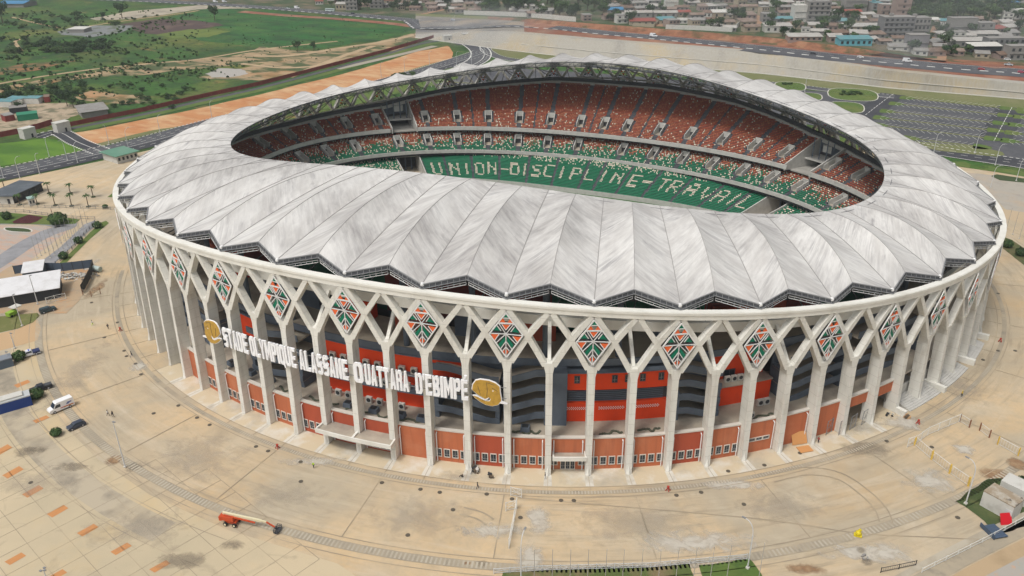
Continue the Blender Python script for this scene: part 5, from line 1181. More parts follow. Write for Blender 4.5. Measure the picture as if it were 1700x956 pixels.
def person(x,y,rz,pose,sh,tr,label,helmet=None,i=0):
    me=person_mesh(pose,sh,tr,M_skin); o=bpy.data.objects.new('person',me); COL.objects.link(o); o.location=gp(x,y); o.rotation_euler=(0,0,rz); tag(o,label,'person')
    b=MB(); b.sphere((-.01,0,1.70),.125,0,10,6,.9); h=b.build('hard_hat' if helmet else 'hair',helmet or M_hair,o,smooth=True)
W1=cloth('cloth_dark',(.03,.03,.04)); W2=cloth('cloth_white',(.6,.6,.58)); W3=cloth('cloth_hivis',(.42,.62,.06)); W4=cloth('cloth_yellow',(.68,.50,.06)); W5=cloth('cloth_blue',(.04,.07,.16)); W6=cloth('cloth_red',(.3,.04,.03))
M_hat=mat('hard_hat_white',(.75,.75,.72),.4)
person(154,540,1.2,'walk',W2,W3,'person in pale top walking, left of a darker figure, on the upper left plaza')
person(180,546,2.2,'walk',W1,W1,'person all in black walking on the upper left plaza')
person(219,592,1.,'walk',W1,W5,'dark-dressed person walking closest to the left columns')
person(180,690,.3,'walk',W2,W1,'person in white top striding on the empty plaza right of the white van')
person(188,692,2.9,'walk',W1,W1,'small dark figure just right of the person in white on the plaza')
person(521,777,1.6,'stand',W3,W1,'person in yellow-green hi-vis vest standing in front of the big entrance canopy',M_hat)
person(793,811,.5,'walk',W1,W1,'person in dark clothes bending forward by the drain below the golden elephant')
person(1596,658,2.5,'stand',W4,W1,'person in bright yellow top standing below the right-hand columns',mat('hard_hat_yellow',(.7,.5,.05),.4))
person(86,353,1.,'stand',W6,W1,'person in red top standing near the palms on the forecourt')
person(1358,735,1.,'stand',W6,W1,'person with dark red top at the foot of the scaffold frames on the right')
person(905,795,.2,'stand',W1,W2,'person leaning beside the column left of the small entrance')
# ---- manhole covers
MH=[(152,502),(195,535),(173,560),(206,582),(210,591),(225,603.5),(234,621),(296,673),(327,693),(348,705),(255,686),(425,741),(445,748.5),(499,766.5),(499.5,799),(634,801),(698,812),(730,817),(808,820),(931.5,830.5),(952.6,830.7),(1123,822),(1164,817),(1235,837),(1209,782),(1269,772),(1328,752),(1472,732),(1632,597),(1657,582),(1685.5,582),(51,801),(677,888),(752,846),(864,859),(1590,859),(850,828),(1547,742),(1657,487)]
b=MB(); b.tube((0,0,-.02),(0,0,.03),.5,n=14); mhm=b.data('manhole_cover',mat('cast_iron',(.10,.085,.065),.8)); 
for i,(x,y) in enumerate(MH):
    o=bpy.data.objects.new('manhole_cover',mhm); COL.objects.link(o); o.location=gp(x,y,-.02); 
    side='left' if x<400 else 'front' if x<1100 else 'right'
    tag(o,'dark round iron manhole cover in the concrete plaza, %s side'%side,'manhole cover','manhole covers, %s side of the plaza'%side)
# ---- lamp posts, flag poles
M_pole=mat('galvanised_pole',(.55,.56,.56),.45)
def lamp(x,y,h,label,heads=1,z=0.,rz=0.,curved=True,group=None):
    o=thing('street_lamp',label,'street lamp',gp(x,y,z),rz,group); b=MB(); b.tube((0,0,0),(0,0,h*.72),.15,.11,8)
    if curved:
        pr=(0,0,h*.72)
        for i in range(1,6): f=i/5; q=(1.9*f*f,0,h*.72+h*.26*math.sin(f*math.pi/2)); b.tube(pr,q,.09,.075,6); pr=q
    else: b.tube((0,0,h*.72),(0,0,h),.11,.08,6); pr=(0,0,h)
    b.build('pole',M_pole,o); b=MB(); b.box((0,0,.15),(.6,.6,.3)); b.build('base',M_kerb,o)
    for i in range(heads):
        a=i*2.1; b=MB(); cx,cy=(pr[0]+.35*math.cos(a) if heads>1 else pr[0]+.3,.45*math.sin(a)*(heads>1)); b.box((cx,cy,pr[2]),(.8 if heads==1 else .5,.35,.16)); b.build('lamp_head',M_mid,o)
lamp(208,775,12.5,'tall lamp post rising from a muddy patch by the curved drain',1,curved=False)
lamp(1241,943,11.5,'curved lamp post on the lower lawn strip',rz=2.8); lamp(1603,836,11,'curved lamp post beside the white containers at the right',rz=2.6)
lamp(865,966,11.5,'lamp post cut by the bottom edge of the view, left of the flagpoles',rz=1.6); lamp(86,985,6.,'lamp post with three lamp heads at the lower left edge',3,curved=False)
lamp(37,541,10.5,'lamp post standing on the worn grass beside the long white-roofed shed',rz=1.5,curved=False); lamp(63,505,10.,'lamp post in front of the small green vehicle shelter by the white-roofed shed',rz=1.5,curved=False); lamp(25,578,5,'short lamp post on sandy ground at the left',curved=False); lamp(16,604,4,'shorter lamp post by the grey cabin',curved=False)
for x,y,l in [(82,260,'on the bright lawn edge, nearest the side road'),(112,266,'between the lawn and the dashed road'),(129,270,'behind the lawn tip by the road'),(6,296,'at the far left edge of the ring road'),(33,296,'second from the left edge on the ring road'),(66,289,'third from the left edge on the ring road'),(181,238,'beside the orange strip end'),(213,246,'right of the side-road junction'),(266,222,'where the orange strip meets the roof')]: lamp(x,y,10.5,'thin lamp post '+l,rz=random.uniform(0,6),group='lamp posts along the ring road')
for x,y,l in [(352,196,'left'),(633,128,'middle'),(672,120,'right of the middle one'),(713,108,'rightmost')]: lamp(x,y,10.5,'thin lamp post against the orange strip, %s of four'%l,group='lamp posts against the orange strip')
for x,y,l in [(758,108,'in the middle of the avenue'),(754,44,'at the avenue junction with the highway'),(804,92,'at the bend of the avenue'),(783,107,'at the foot of the avenue near the roof'),(1336,152,'rising near the car park islands'),(1550,253,'before the car park, left of three'),(1618,254,'before the car park, middle of three'),(1652,274,'before the car park, right of three'),(1644,312,'near the dark lawn at the right'),(1687,300,'on the dark lawn island at the right')]: lamp(x,y,10.5,'thin lamp post '+l,group='lamp posts behind the stadium')
M_fp=mat('flagpole_steel',(.36,.35,.33),.5)
b=MB(); b.tube((0,0,0),(0,0,9.4),.085,.045,6); FP=b.data('pole',M_fp); b=MB(); b.box((0,0,.12),(.5,.5,.24)); FPB=b.data('base',M_kerb); b=MB(); b.sphere((0,0,9.45),.1); FPC=b.data('finial',M_fp)
def flagpole(x,y,label,group,s=1.):
    o=thing('flagpole',label,'flagpole',gp(x,y),0,group); o.scale=(1,1,s)
    for nm,me in (('pole',FP),('base',FPB),('finial',FPC)):
        c=bpy.data.objects.new(nm,me); COL.objects.link(c); c.parent=o
for i,x in enumerate([887.4,917.8,948,977.7,1008,1037,1068,1098,1127.5,1157.5,1186.5,1214.8,1270]):
    flagpole(x+ (x-870)*-.028,976-(max(0,x-1130))*.08,'bare thin flagpole in the row along the bottom edge of the view','flagpoles along the bottom edge')
for i in range(14): flagpole(62+i*6.4,428-i*4.2,'bare thin flagpole in the long slanting row left of the stadium','flagpoles slanting beside the pink paving',.85)
for i in range(9): flagpole(84+i*7.2,408-i*4.4+20,'bare thin flagpole in the second slanting row, nearer the planted strip','flagpoles by the planted strip',.8)
for i,(x,y) in enumerate([(1666,383),(1677,389),(1688,396),(1699,402),(1709,409)]): flagpole(x+4,y,'bare thin flagpole beside the stadium at the right edge','flagpoles at the right edge',.95)
# ---- fences and gates
def fence(label,pts,h,mp,mf,cat='fence',n=None,infill='bars',name='fence',post_w=.14):
    P_=[Vector(gp(*q)) for q in pts]; o=thing(name,label,cat,P_[0]); r0=P_[0]
    for i in range(len(P_)-1):
        A,B=P_[i]-r0,P_[i+1]-r0; L_=(B-A).length; m=max(1,int(L_/3.)); 
        for j in range(m):
            a=A.lerp(B,j/m);c=A.lerp(B,(j+1)/m); b=MB(); Z=lambda z:Vector((0,0,z))
            b.bar(a+Z(.15),c+Z(.15),.07); b.bar(a+Z(h),c+Z(h),.09)
            if infill=='solid': b.hexa([a+Z(.1),c+Z(.1),c+Z(.1)+Vector((.03,.05,0)),a+Z(.1)+Vector((.03,.05,0)),a+Z(h-.05),c+Z(h-.05),c+Z(h-.05)+Vector((.03,.05,0)),a+Z(h-.05)+Vector((.03,.05,0))])
            elif infill=='cross': b.bar(a+Z(.15),c+Z(h),.05); b.bar(a+Z(h),c+Z(.15),.05); b.bar(a+Z(h/2),c+Z(h/2),.05)
            else:
                for t in range(1,8): q=a.lerp(c,t/8); b.bar(q+Z(.15),q+Z(h),.035)
            b.build('panel',mf,o)
        for j in range(m+1 if i==len(P_)-2 else m): 
            a=A.lerp(B,j/m); b=MB(); b.bar(a-Vector((0,0,.1)),a+Vector((0,0,h+.15)),post_w); b.build('post',mp,o)
    return o
M_white=mat('white_fence',(.66,.66,.62),.6); M_yel=mat('yellow_post',(.62,.42,.08),.6); M_dk=mat('dark_sheet',(.035,.038,.042),.7); M_bluef=mat('blue_sheet',(.075,.105,.15),.6); M_redf=mat('red_sheet',(.20,.035,.030),.7,[((.28,.06,.05),.3,.4,.65,None,.8)])
fence('white tubular gate standing open at right angles on the front plaza',[(858,842),(845,910)],2.4,M_white,M_white,'gate',infill='cross',name='tubular_gate')
fence('short white tubular gate leaf nearer the podium on the front plaza',[(848,822),(866,826)],2.2,M_white,M_white,'gate',infill='cross',name='tubular_gate')
fence('short white gate leaf left of the open front gate',[(840,848),(858,844)],2.2,M_white,M_white,'gate',infill='cross',name='tubular_gate')
fence('long pale mesh fence with yellow posts running down the right plaza',[(1518,738),(1546,762),(1576,785),(1607,806)],2.2,M_yel,M_white,infill='bars',post_w=.35)
fence('white mesh fence running up towards the right-hand steps',[(1518,738),(1540,722),(1592,700)],2.2,M_white,M_white)
fence('short double gate leaf at the left end of the yellow-posted fence',[(1506,742),(1518,738)],2.4,M_white,M_white,'gate',infill='cross',name='tubular_gate')
fence('short brown-posted pale fence right of the mesh fence',[(1593,699),(1609,709)],2.,mat('rust_post',(.22,.10,.05),.8),M_white,post_w=.25)
fence('pale fence with one brown post near the steps at the right',[(1626,714),(1642,726)],2.,mat('rust_post',(.22,.10,.05),.8),M_white,post_w=.25)
fence('pale fence with one yellow post at the right edge of the plaza',[(1656,737),(1690,756)],2.,M_yel,M_white,post_w=.25)
fence('long red sheet-metal boundary fence between the green fields and the orange strip',[(118,210),(180,197),(240,185),(330,164),(430,142),(560,108),(640,87),(720,63)],2.6,M_redf,M_redf,infill='solid',name='sheet_fence')
fence('dark red sheet fence left of the two white gatehouses',[(48,218),(66,214),(88,207)],3.2,M_redf,M_redf,infill='solid',name='sheet_fence'); fence('dark red sheet fence at the far left edge beside the yard',[(-8,230),(38,221)],3.,M_redf,M_redf,infill='solid',name='sheet_fence')
fence('blue-grey sheet hoarding around the rubble yard',[(25,455),(60,449),(105,450),(156,444)],3.,M_dk,M_bluef,infill='solid',name='sheet_fence')
fence('black netted hoarding on the stadium side of the rubble yard',[(156,444),(152,458),(142,478),(137,487)],3.,M_dk,M_dk,infill='solid',name='sheet_fence')
fence('rusty timber fence frame in front of the black hoarding',[(138,490),(152,492),(167,487)],2.,mat('rust_post',(.22,.10,.05),.8),M_joint,infill='cross')
fence('pale rail fence under the eaves of the long white-roofed shed',[(78,504),(92,500),(110,496)],2.,M_white,M_white,infill='cross')
fence('thin dark railing across the forecourt below the palms',[(-30,343),(40,344),(110,345),(196,348)],1.1,M_mid,M_mid)
fence('pale railing along the plaza edge beside the maroon bed',[(-30,353),(40,352),(110,362),(158,364)],1.1,M_mid,M_mid)
fence('dark railing beside the planted strip left of the stadium',[(86,446),(120,414),(158,370)],1.2,M_dk,M_mid)
fence('white picket railing on the curved walkway at the lower right',[(1530,950),(1590,920),(1650,890),(1702,862)],1.,M_white,M_white)
fence('slim grey mesh fence behind the bottom flagpoles',[(820,952),(900,947),(1080,942),(1145,936),(1240,928)],1.2,M_pole,M_pole,infill='cross')
fence('low brown crowd barrier on the paving at the bottom right',[(1462,950),(1492,944),(1520,938)],1.1,M_dk,M_dk)
# scaffold frames under the podium opening
for i,(x,y) in enumerate([(1371,722),(1392,722),(1410,714),(1430,705)]): fence('grey tubular frame gate, %s of four under the podium opening at the right'%['leftmost','second','third','rightmost'][i],[(x,y),(x+9,y-6)],3.8,M_mid,M_mid,'gate',infill='cross',name='tubular_gate')
# ---- site buildings
def bld(name,label,cat,pl_,pr_,depth,h,wall,roof,rt='flat',ov=.5,z=0.,wins=0,group=None,floors=1,doors=0,winc=None,rise=1.2):
    A=Vector(gp(*pl_,z));B=Vector(gp(*pr_,z)); d=B-A; L_=d.length; rz=math.atan2(d.y,d.x); o=thing(name,label,cat,A,rz,group)
    b=MB(); b.box((L_/2,depth/2,h/2-.15),(L_,depth,h+.3)); b.build('wall',wall,o)
    r=MB()
    if rt=='flat': r.box((L_/2,depth/2,h+.15),(L_+2*ov,depth+2*ov,.3))
    elif rt=='shed': r.hexa([(-ov,-ov,h),(L_+ov,-ov,h),(L_+ov,depth+ov,h+rise),(-ov,depth+ov,h+rise),(-ov,-ov,h+.15),(L_+ov,-ov,h+.15),(L_+ov,depth+ov,h+rise+.15),(-ov,depth+ov,h+rise+.15)])
    else:
        m=depth/2; r.hexa([(-ov,-ov,h-.1),(L_+ov,-ov,h-.1),(L_+ov,m,h+rise),(-ov,m,h+rise),(-ov,-ov,h+.05),(L_+ov,-ov,h+.05),(L_+ov,m,h+rise+.15),(-ov,m,h+rise+.15)])
        r.hexa([(-ov,m,h+rise),(L_+ov,m,h+rise),(L_+ov,depth+ov,h-.1),(-ov,depth+ov,h-.1),(-ov,m,h+rise+.15),(L_+ov,m,h+rise+.15),(L_+ov,depth+ov,h+.05),(-ov,depth+ov,h+.05)])
        b=MB(); b.mesh([(0,.01,h),(0,depth,h),(0,m,h+rise*.9)],[(0,2,1)]); b.mesh([(L_,.01,h),(L_,depth,h),(L_,m,h+rise*.9)],[(0,1,2)]); b.build('gable',wall,o)
    ro=r.build('roof',roof,o)
    fh=h/floors
    for f in range(floors):
        for i in range(wins):
            x=L_*(i+.5)/wins; b=MB(); b.box((x,-.04,f*fh+fh*.55),(min(1.3,L_/wins*.5),.14,fh*.42)); b.build('window',winc or M_glass,o)
    for i in range(doors): b=MB(); b.box((L_*(i+.5)/doors+.9,-.05,1.05),(1.,.14,2.1)); b.build('door',M_dk,o)
    return o
M_wht=mat('white_render',(.54,.53,.49),.8,[((.34,.32,.28),.6,.5,.7,None,.5)]); M_gry=mat('grey_render',(.26,.25,.235),.9,[((.22,.21,.19),.3,.45,.7,None,.7)]); M_bei=mat('beige_render',(.36,.31,.23),.9,[((.33,.27,.2),.3,.45,.7,None,.7)]); M_pink=mat('faded_pink_render',(.31,.235,.20),.9,[((.28,.22,.2),.3,.45,.7,None,.7)])
def tin(name,c,c2): return mat(name,c,.55,[(c2,.25,.42,.62,None,.85),((c[0]*.6,c[1]*.55,c[2]*.5),1.2,.5,.7,(1,1,1),.6)])
T_rust=tin('rusty_tin',(.26,.20,.165),(.17,.11,.08)); T_grey=tin('grey_tin',(.27,.265,.25),(.22,.20,.18)); T_pale=tin('pale_tin',(.42,.41,.38),(.34,.31,.28)); T_teal=tin('teal_tin',(.10,.27,.30),(.15,.25,.26)); T_red=tin('red_tin',(.30,.075,.055),(.22,.09,.07)); T_blue=tin('blue_tin',(.05,.22,.42),(.07,.20,.34)); T_brown=tin('brown_tin',(.20,.135,.10),(.12,.085,.06))
M_wtin=mat('white_corrugated_tin',(.66,.66,.67),.5,[((.48,.47,.46),.3,.45,.7,None,.6)],post=None)
M_flatroof=mat('dark_felt_roof',(.085,.10,.115),.8,[((.14,.16,.18),.2,.45,.65,None,.8),((.04,.04,.045),.4,.6,.7,None,.8)])
bld('site_shed','long shed with a white corrugated roof at the left edge beside the plaza','shed',(-40,518),(101,494),10.5,3.6,M_dk,M_wtin,'shed',ov=.6,rise=1.6)
bld('site_shed','small square shed with a white tin roof and blue walls inside the rubble yard','shed',(41,469),(74,464),7.5,3.4,mat('blue_grey_wall',(.12,.16,.19),.8),M_wtin,'shed',ov=.3,rise=.8)
bld('pavilion','low pavilion with dark flat roof and white front wall among the palms','pavilion',(1,338),(24,338),16,3.4,M_wht,M_flatroof,'flat',ov=.9,wins=0,doors=1)
dp=bld('pavilion_wing','long dark-roofed wing running back from the white pavilion','pavilion',(24,338),(72,316),11,3.5,M_dk,M_flatroof,'flat',ov=.8,wins=6)
bld('guard_kiosk','tiny guard kiosk with a pale green roof between the palms','kiosk',(50,342),(60,340),3.2,2.9,M_wht,mat('mint_roof',(.30,.42,.38),.6),'flat',ov=.3,wins=2)
bld('green_roof_hall','low hall with a flat green roof touching the left end of the stadium','building',(196,272),(230,263),13,3.6,M_wht,mat('green_membrane',(.11,.24,.17),.7,[((.17,.28,.21),.1,.45,.65,None,.6)]),'flat',ov=1.,wins=5)
bld('gatehouse','white cubic gatehouse right of the side road next to the red fence','gatehouse',(97,221),(119,216),5,5.,M_wht,M_wht,'flat',ov=.1,wins=0,doors=1,z=0)
bld('gatehouse','white cubic gatehouse left of the side road above the lawn','gatehouse',(42,231),(62,226),5,5.,M_wht,M_wht,'flat',ov=.1,doors=1)
bld('gatehouse','small white gatehouse left of the avenue beyond the roof','gatehouse',(738,68),(751,67),6,4.,M_wht,M_wht,'flat',ov=.3,doors=1); bld('gatehouse','small white gatehouse right of the avenue beyond the roof','gatehouse',(770,65),(783,64),6,4.2,M_wht,M_wht,'flat',ov=.3,doors=1)
bld('open_shed','low shed with a wide grey tin roof beside the red fence','shed',(137,196),(180,190),15,3.2,M_gry,T_grey,'shed',ov=1,rise=1.2)
for i,(a,c,w_,r_,l) in enumerate([((12,172),(38,173),M_wht,T_teal,'pale teal cabin, rear left of the green container'),((40,172),(65,172),M_wht,T_teal,'pale teal cabin, right of the other teal cabins'),((-8,177),(20,178),M_wht,T_teal,'pale teal cabin cut by the left edge of the view'),((17,189),(46,186),M_dk,T_grey,'black open-fronted shed in the cluttered yard'),((30,201),(64,197),mat('green_container',(.02,.20,.11),.5),mat('green_container',(.02,.20,.11),.5),'bright green container in the cluttered yard'),((10,202),(26,199),M_redf,T_grey,'small maroon hut left of the green container'),((74,170),(84,169),M_redf,T_brown,'tiny dark red hut at the edge of the bushes')]): bld('site_cabin',l,'cabin',a,c,6,3.2,w_,r_,'shed',ov=.1,rise=.4,wins=0)
bld('tin_shed','shed with a vivid blue roof at the upper left corner','shed',(-2,12),(40,12),26,4,M_gry,T_blue,'gable',ov=1,rise=2.)
bld('concrete_pavilion','small white open pavilion roof on the grey lot in the green fields','pavilion',(113,54),(140,54),14,3.,M_gry,M_wht,'shed',rise=.5)
# lower left blue container and grey cabin
cb=bld('shipping_container','dark blue container side at the left edge with a white top','container',(-20,694),(55,672),3.2,2.7,mat('container_blue',(.015,.045,.20),.5),mat('container_top',(.45,.47,.48),.6),'flat',ov=.02)
b=MB(); b.box((4.,1.7,3.1),(9.,2.4,.7)); b.build('roof_unit',M_wht,cb)
bld('site_cabin','grey cabin with a white box on top at the left edge above the blue container','cabin',(-10,617),(24,607),3.,2.4,mat('cabin_slate',(.10,.13,.17),.6),mat('cabin_top',(.20,.22,.25),.6),'flat',ov=.05)
# generators lower right
def genset(label,a,c,depth,h,roofm):
    o=bld('generator_container',label,'container',a,c,depth,h,M_wht,roofm,'flat',ov=.02); return o
g1=genset('white generator container with a rusty open roof on the ragged lawn','x' and (1626,838),(1676,866),4.2,3.6,mat('rusty_top',(.30,.24,.17),.9,[((.45,.42,.36),.5,.45,.6,None,.8),((.08,.06,.05),.4,.58,.66,None,.9)]))
b=MB(); b.box((5.5,-.08,1.4),(1.4,.1,2.4)); b.build('door',mat('container_door',(.52,.53,.52),.6),g1)
g2=genset('white container with two black exhaust stacks behind the rusty-roofed one',(1655,820),(1700,842),4.,3.4,M_wht)
for x in (5.,6.6): b=MB(); b.tube((x,2,3.4),(x,2,5.),.3,n=8); b.build('exhaust_stack',M_dk,g2)
b=MB(); b.box((0,0,1.2),(2.4,.12,2.4)); o=b.build('red_panel',mat('red_panel_paint',(.55,.01,.02),.5)); o.location=gp(1671,871); o.rotation_euler=(-.5,0,.5); tag(o,'bright red panel leaning on the corner of the rusty-roofed container','panel')
b=MB(); 
for i in range(7): b.box((0,i*.55,.35-.03*i),(3.2,.5,.14))
b.box((-1.6,1.7,.6),(.1,4,1.)); o=b.build('metal_steps',mat('navy_metal',(.06,.09,.14),.5)); o.location=gp(1660,893); o.rotation_euler=(0,0,.6); tag(o,'navy metal steps at the walkway below the ragged lawn','steps')
# small things on the plaza
def clump(x,y,label,name,cat,cols,n=7,r=.8,zz=0.,size=.5):
    rg=random.Random(int(x*7+y)); p=gp(x,y,zz); b=MB()
    for i in range(n): b.box((rg.uniform(-r,r)*.6,rg.uniform(-r,r)*.6,rg.uniform(.12,size*.8)),(rg.uniform(.3,1)*size*1.6,rg.uniform(.2,.8)*size,rg.uniform(.3,1)*size),rg.randrange(len(cols)),rg.uniform(0,3))
    o=b.build(name,cols); o.location=p; tag(o,label,cat); return o
M_rd=mat('signal_red',(.40,.05,.03),.6)
for x,y,l in [(1109,814,'on the drain line right of the small entrance'),(461,744,'left of the big canopy on the drain line'),(200,549,'near the left-hand columns'),(1524,703,'below the right-hand steps'),(1660,567,'at the right end of the plaza'),(405,683,'at the foot of a column by the sign start')]:
    o=thing('floodlight_pedestal','small red floodlight stand '+l,'light stand',gp(x,y)); b=MB()
    for i in range(4): a=i*math.pi/2+.5; b.bar((.55*math.cos(a),.55*math.sin(a),0),(0,0,.9),.14)
    b.build('tripod_base',M_rd,o); b=MB(); b.box((0,0,1.0),(.5,.35,.35)); b.build('lamp_box',M_rd,o)
b=MB(); b.sphere((0,0,.7),.6,0,9,6,1.); b.box((0,0,.15),(1.5,1.,.3)); b.tube((0,0,1.1),(.3,.1,1.6),.25,.3,8); o=b.build('cement_mixer_drum',mat('bright_yellow',(.62,.50,.02),.5)); o.location=gp(1424,889); tag(o,'bright yellow rounded tarp-covered lump on the curved drain at the lower right','covered machine')
clump(790,782,'tangled heap of brown and white scrap against a column base','scrap_heap','scrap heap',[M_bark,M_wht,M_dk],14,1.4,size=.9); clump(767,790,'small scatter of dark scrap left of the brown heap','scrap_heap','scrap heap',[M_bark,M_dk],6,.8,size=.4); clump(814,791,'dark motorbike-like pile right of the brown heap','scrap_heap','scrap heap',[M_dk,M_bark],8,1.,size=.6)
clump(1505,693,'round brown basket of debris at the corner of the right-hand steps','debris_basket','debris',[M_bark,M_orangedirt],9,.8,size=.7); clump(1478,690,'white and dark odds and ends by the last terracotta wall','debris_pile','debris',[M_wht,M_dk],8,1.6,size=.5); clump(1437,926,'grey slabs lying on the lower right paving','stone_slabs','slabs',[M_gry],5,1.2,size=.5)
rb=MB(); rg=random.Random(3)
for i in range(120): rb.box((rg.gauss(0,3.6),rg.gauss(0,1.3),rg.uniform(.05,.5)),(rg.uniform(.3,1),rg.uniform(.2,.7),rg.uniform(.1,.4)),rg.choice([0,0,1]),rg.uniform(0,3))
o=rb.build('rubble_heap',[M_wht,M_gry]); o.location=gp(122,459); o.rotation_euler=(0,0,.35); tag(o,'long heap of pale rubble inside the hoarded yard','rubble heap','',kind=None)
b=MB(); b.box((0,0,1.6),(3.8,.08,3.)); o=b.build('plywood_board',mat('plywood',(.55,.27,.10),.8)); o.location=gp(1328,738); o.rotation_euler=(-.45,0,.62); tag(o,'orange plywood board leaning on the terracotta wall left of the podium opening','board')
b=MB(); b.box((0,0,.1),(3.2,2.2,.12)); o=b.build('plywood_board',mat('plywood',(.55,.27,.10),.8)); o.location=gp(1336,746); o.rotation_euler=(0,0,.62); tag(o,'plywood sheet lying flat in front of the leaning one','board')
o=thing('portable_tank','pale green cylindrical tank beside the black hoarding','tank',gp(162,450)); b=MB(); b.tube((-1.6,0,1.),(1.6,0,1.),.9,n=12); b.build('drum',mat('pale_green_tank',(.42,.50,.47),.5),o); b=MB(); b.box((-1,0,.2),(.3,1.6,.5)); b.box((1,0,.2),(.3,1.6,.5)); b.build('cradle',M_dk,o)
o=thing('small_truck','tiny lime green truck with a white canopy parked under the shed edge','truck',gp(21,524)); b=MB(); b.box((0,0,1.),(1.8,3.,1.2)); b.build('body',mat('lime_green',(.25,.42,.05),.5),o); b=MB(); b.box((0,1.6,2.5),(2.6,2.8,.2)); b.build('canopy',M_wht,o)
for s in(-1,1): b=MB(); b.tube((s*.9-.1,-.8,.4),(s*.9+.1,-.8,.4),.4,n=10); b.build('wheel',M_tyre,o)
# ---- air-conditioning units on the podium deck and galleries
b=MB(); b.box((0,0,.7),(1.15,.55,1.25)); ACB=b.data('casing',M_wht); b=MB(); b.tube((0,-.30,.75),(0,-.34,.75),.42,n=12); ACF=b.data('fan_grille',M_dk)
def acu(k,ins,z,label,group,sc=1.):
    o=thing('air_conditioner',label,'air conditioner',O(k,ins,z),math.atan2(NRM(k).y,NRM(k).x)+math.pi/2,group); o.scale=(sc,sc,sc)
    for nm,me in (('casing',ACB),('fan_grille',ACF)): c=bpy.data.objects.new(nm,me); COL.objects.link(c); c.parent=o
for i in range(11): acu(-7.9+i*.33,7.7,13.5,'white air conditioner standing in the lower gallery row behind the sign','air conditioners, lower gallery row',1.3)
for i in range(9): acu(-7.7+i*.37,8.5,17.3,'white air conditioner standing in the upper gallery row behind the sign','air conditioners, upper gallery row',1.3)
for i in range(8): acu(-7.5+i*.34,7.2,7.92,'white air conditioner on the podium deck under the orange gallery','air conditioners on the deck',1.3)
for i,k in enumerate((4.15,4.35,6.15,6.35,4.9,5.1)): acu(k,3.2 if i<4 else 7.,7.92,'white air conditioner on the podium deck behind the right-hand parapet','air conditioners by the right parapet',1.3)
for i in range(4): acu(4.1+i*.2,11.,13.28,'white air conditioner on the balcony of the right-hand orange block','air conditioners on the orange balcony',1.2)
for i,k in enumerate((-11.1,-10.2,-9.4,-6.6,-5.8,-5.0,-4.4,-1.6)):
    o=thing('duct_unit','slate grey ventilation box on the podium deck, number %s from the left'%['one','two','three','four','five','six','seven','eight'][i],'ventilation unit',O(k,4.2,7.92),math.atan2(NRM(k).y,NRM(k).x),'ventilation boxes on the deck'); b=MB(); b.box((0,0,.6),(1.8,2.2,1.2),0,tp=.9); b.build('casing',M_slate,o); b=MB(); b.box((0,0,1.25),(1.2,1.4,.12)); b.build('grille',M_dk,o)
for i,(k0,k1) in enumerate(((-7.9,-6.9),(-6.6,-5.3),(-5.2,-4.2),(-2.,-1.2),(.3,.9),(1.3,1.9),(-9.,-8.2),(4.1,5.3))):
    b=MB(); rg=random.Random(i); ks=lin(k0,k1,10); pr=None
    for k in ks:
        p=O(k,3.4+rg.uniform(-.8,.8),8.0); 
        if pr is not None: b.bar(pr,p,.5,.25)
        pr=p
    o=b.build('cable_tray',mat('tray_green_grey',(.09,.10,.07),.9)); tag(o,'dark snaking cable trench on the podium deck','cable tray','cable trays on the podium deck')
# ---- town beyond the highway
def hs(x,y,wpx,hpx,wall,roof,rt,label,floors=1,wins=3,dm=9.,rot=0.,rise=1.4,group=None,ov=.5,cat='house',name='house',winc=None):
    z=zt(x); p=Vector(gp(x,y,z)); s=ppm(p); W_=wpx/s; H_=hpx/s*1.02; rz=math.atan2(CR[1],CR[0])+rot
    u=Vector((math.cos(rz),math.sin(rz),0)); A=p-u*(W_/2)
    o=thing(name,label,cat,A,rz,group); b=MB(); L_=W_; depth=dm; h=H_
    b.box((L_/2,depth/2,h/2-1.),(L_,depth,h+2.)); b.build('wall',wall,o); r=MB()
    if rt=='flat':
        r.box((L_/2,depth/2,h+.12),(L_+.3,depth+.3,.25)); 
        if floors>2: r.box((L_*.3,depth*.5,h+1.3),(2.6,2.6,2.2))
    elif rt=='shed': r.hexa([(-ov,-ov,h),(L_+ov,-ov,h),(L_+ov,depth+ov,h+rise),(-ov,depth+ov,h+rise),(-ov,-ov,h+.15),(L_+ov,-ov,h+.15),(L_+ov,depth+ov,h+rise+.15),(-ov,depth+ov,h+rise+.15)])
    else:
        m=depth/2
        r.hexa([(-ov,-ov,h-.1),(L_+ov,-ov,h-.1),(L_+ov,m,h+rise),(-ov,m,h+rise),(-ov,-ov,h+.05),(L_+ov,-ov,h+.05),(L_+ov,m,h+rise+.15),(-ov,m,h+rise+.15)])
        r.hexa([(-ov,m,h+rise),(L_+ov,m,h+rise),(L_+ov,depth+ov,h-.1),(-ov,depth+ov,h-.1),(-ov,m,h+rise+.15),(L_+ov,m,h+rise+.15),(L_+ov,depth+ov,h+.05),(-ov,depth+ov,h+.05)])
    r.build('roof',roof,o); fh=h/floors
    for f in range(floors):
        for i in range(wins):
            b=MB(); b.box((L_*(i+.5)/wins,-.04,f*fh+fh*.52),(min(1.8,L_/wins*.5),.14,fh*.42)); b.build('window',winc or M_dk,o)
        if floors>1 and f: b=MB(); b.box((L_/2,-.25,f*fh),(L_*.98,.7,.2)); b.build('balcony',roof if rt=='flat' else wall,o)
    return o
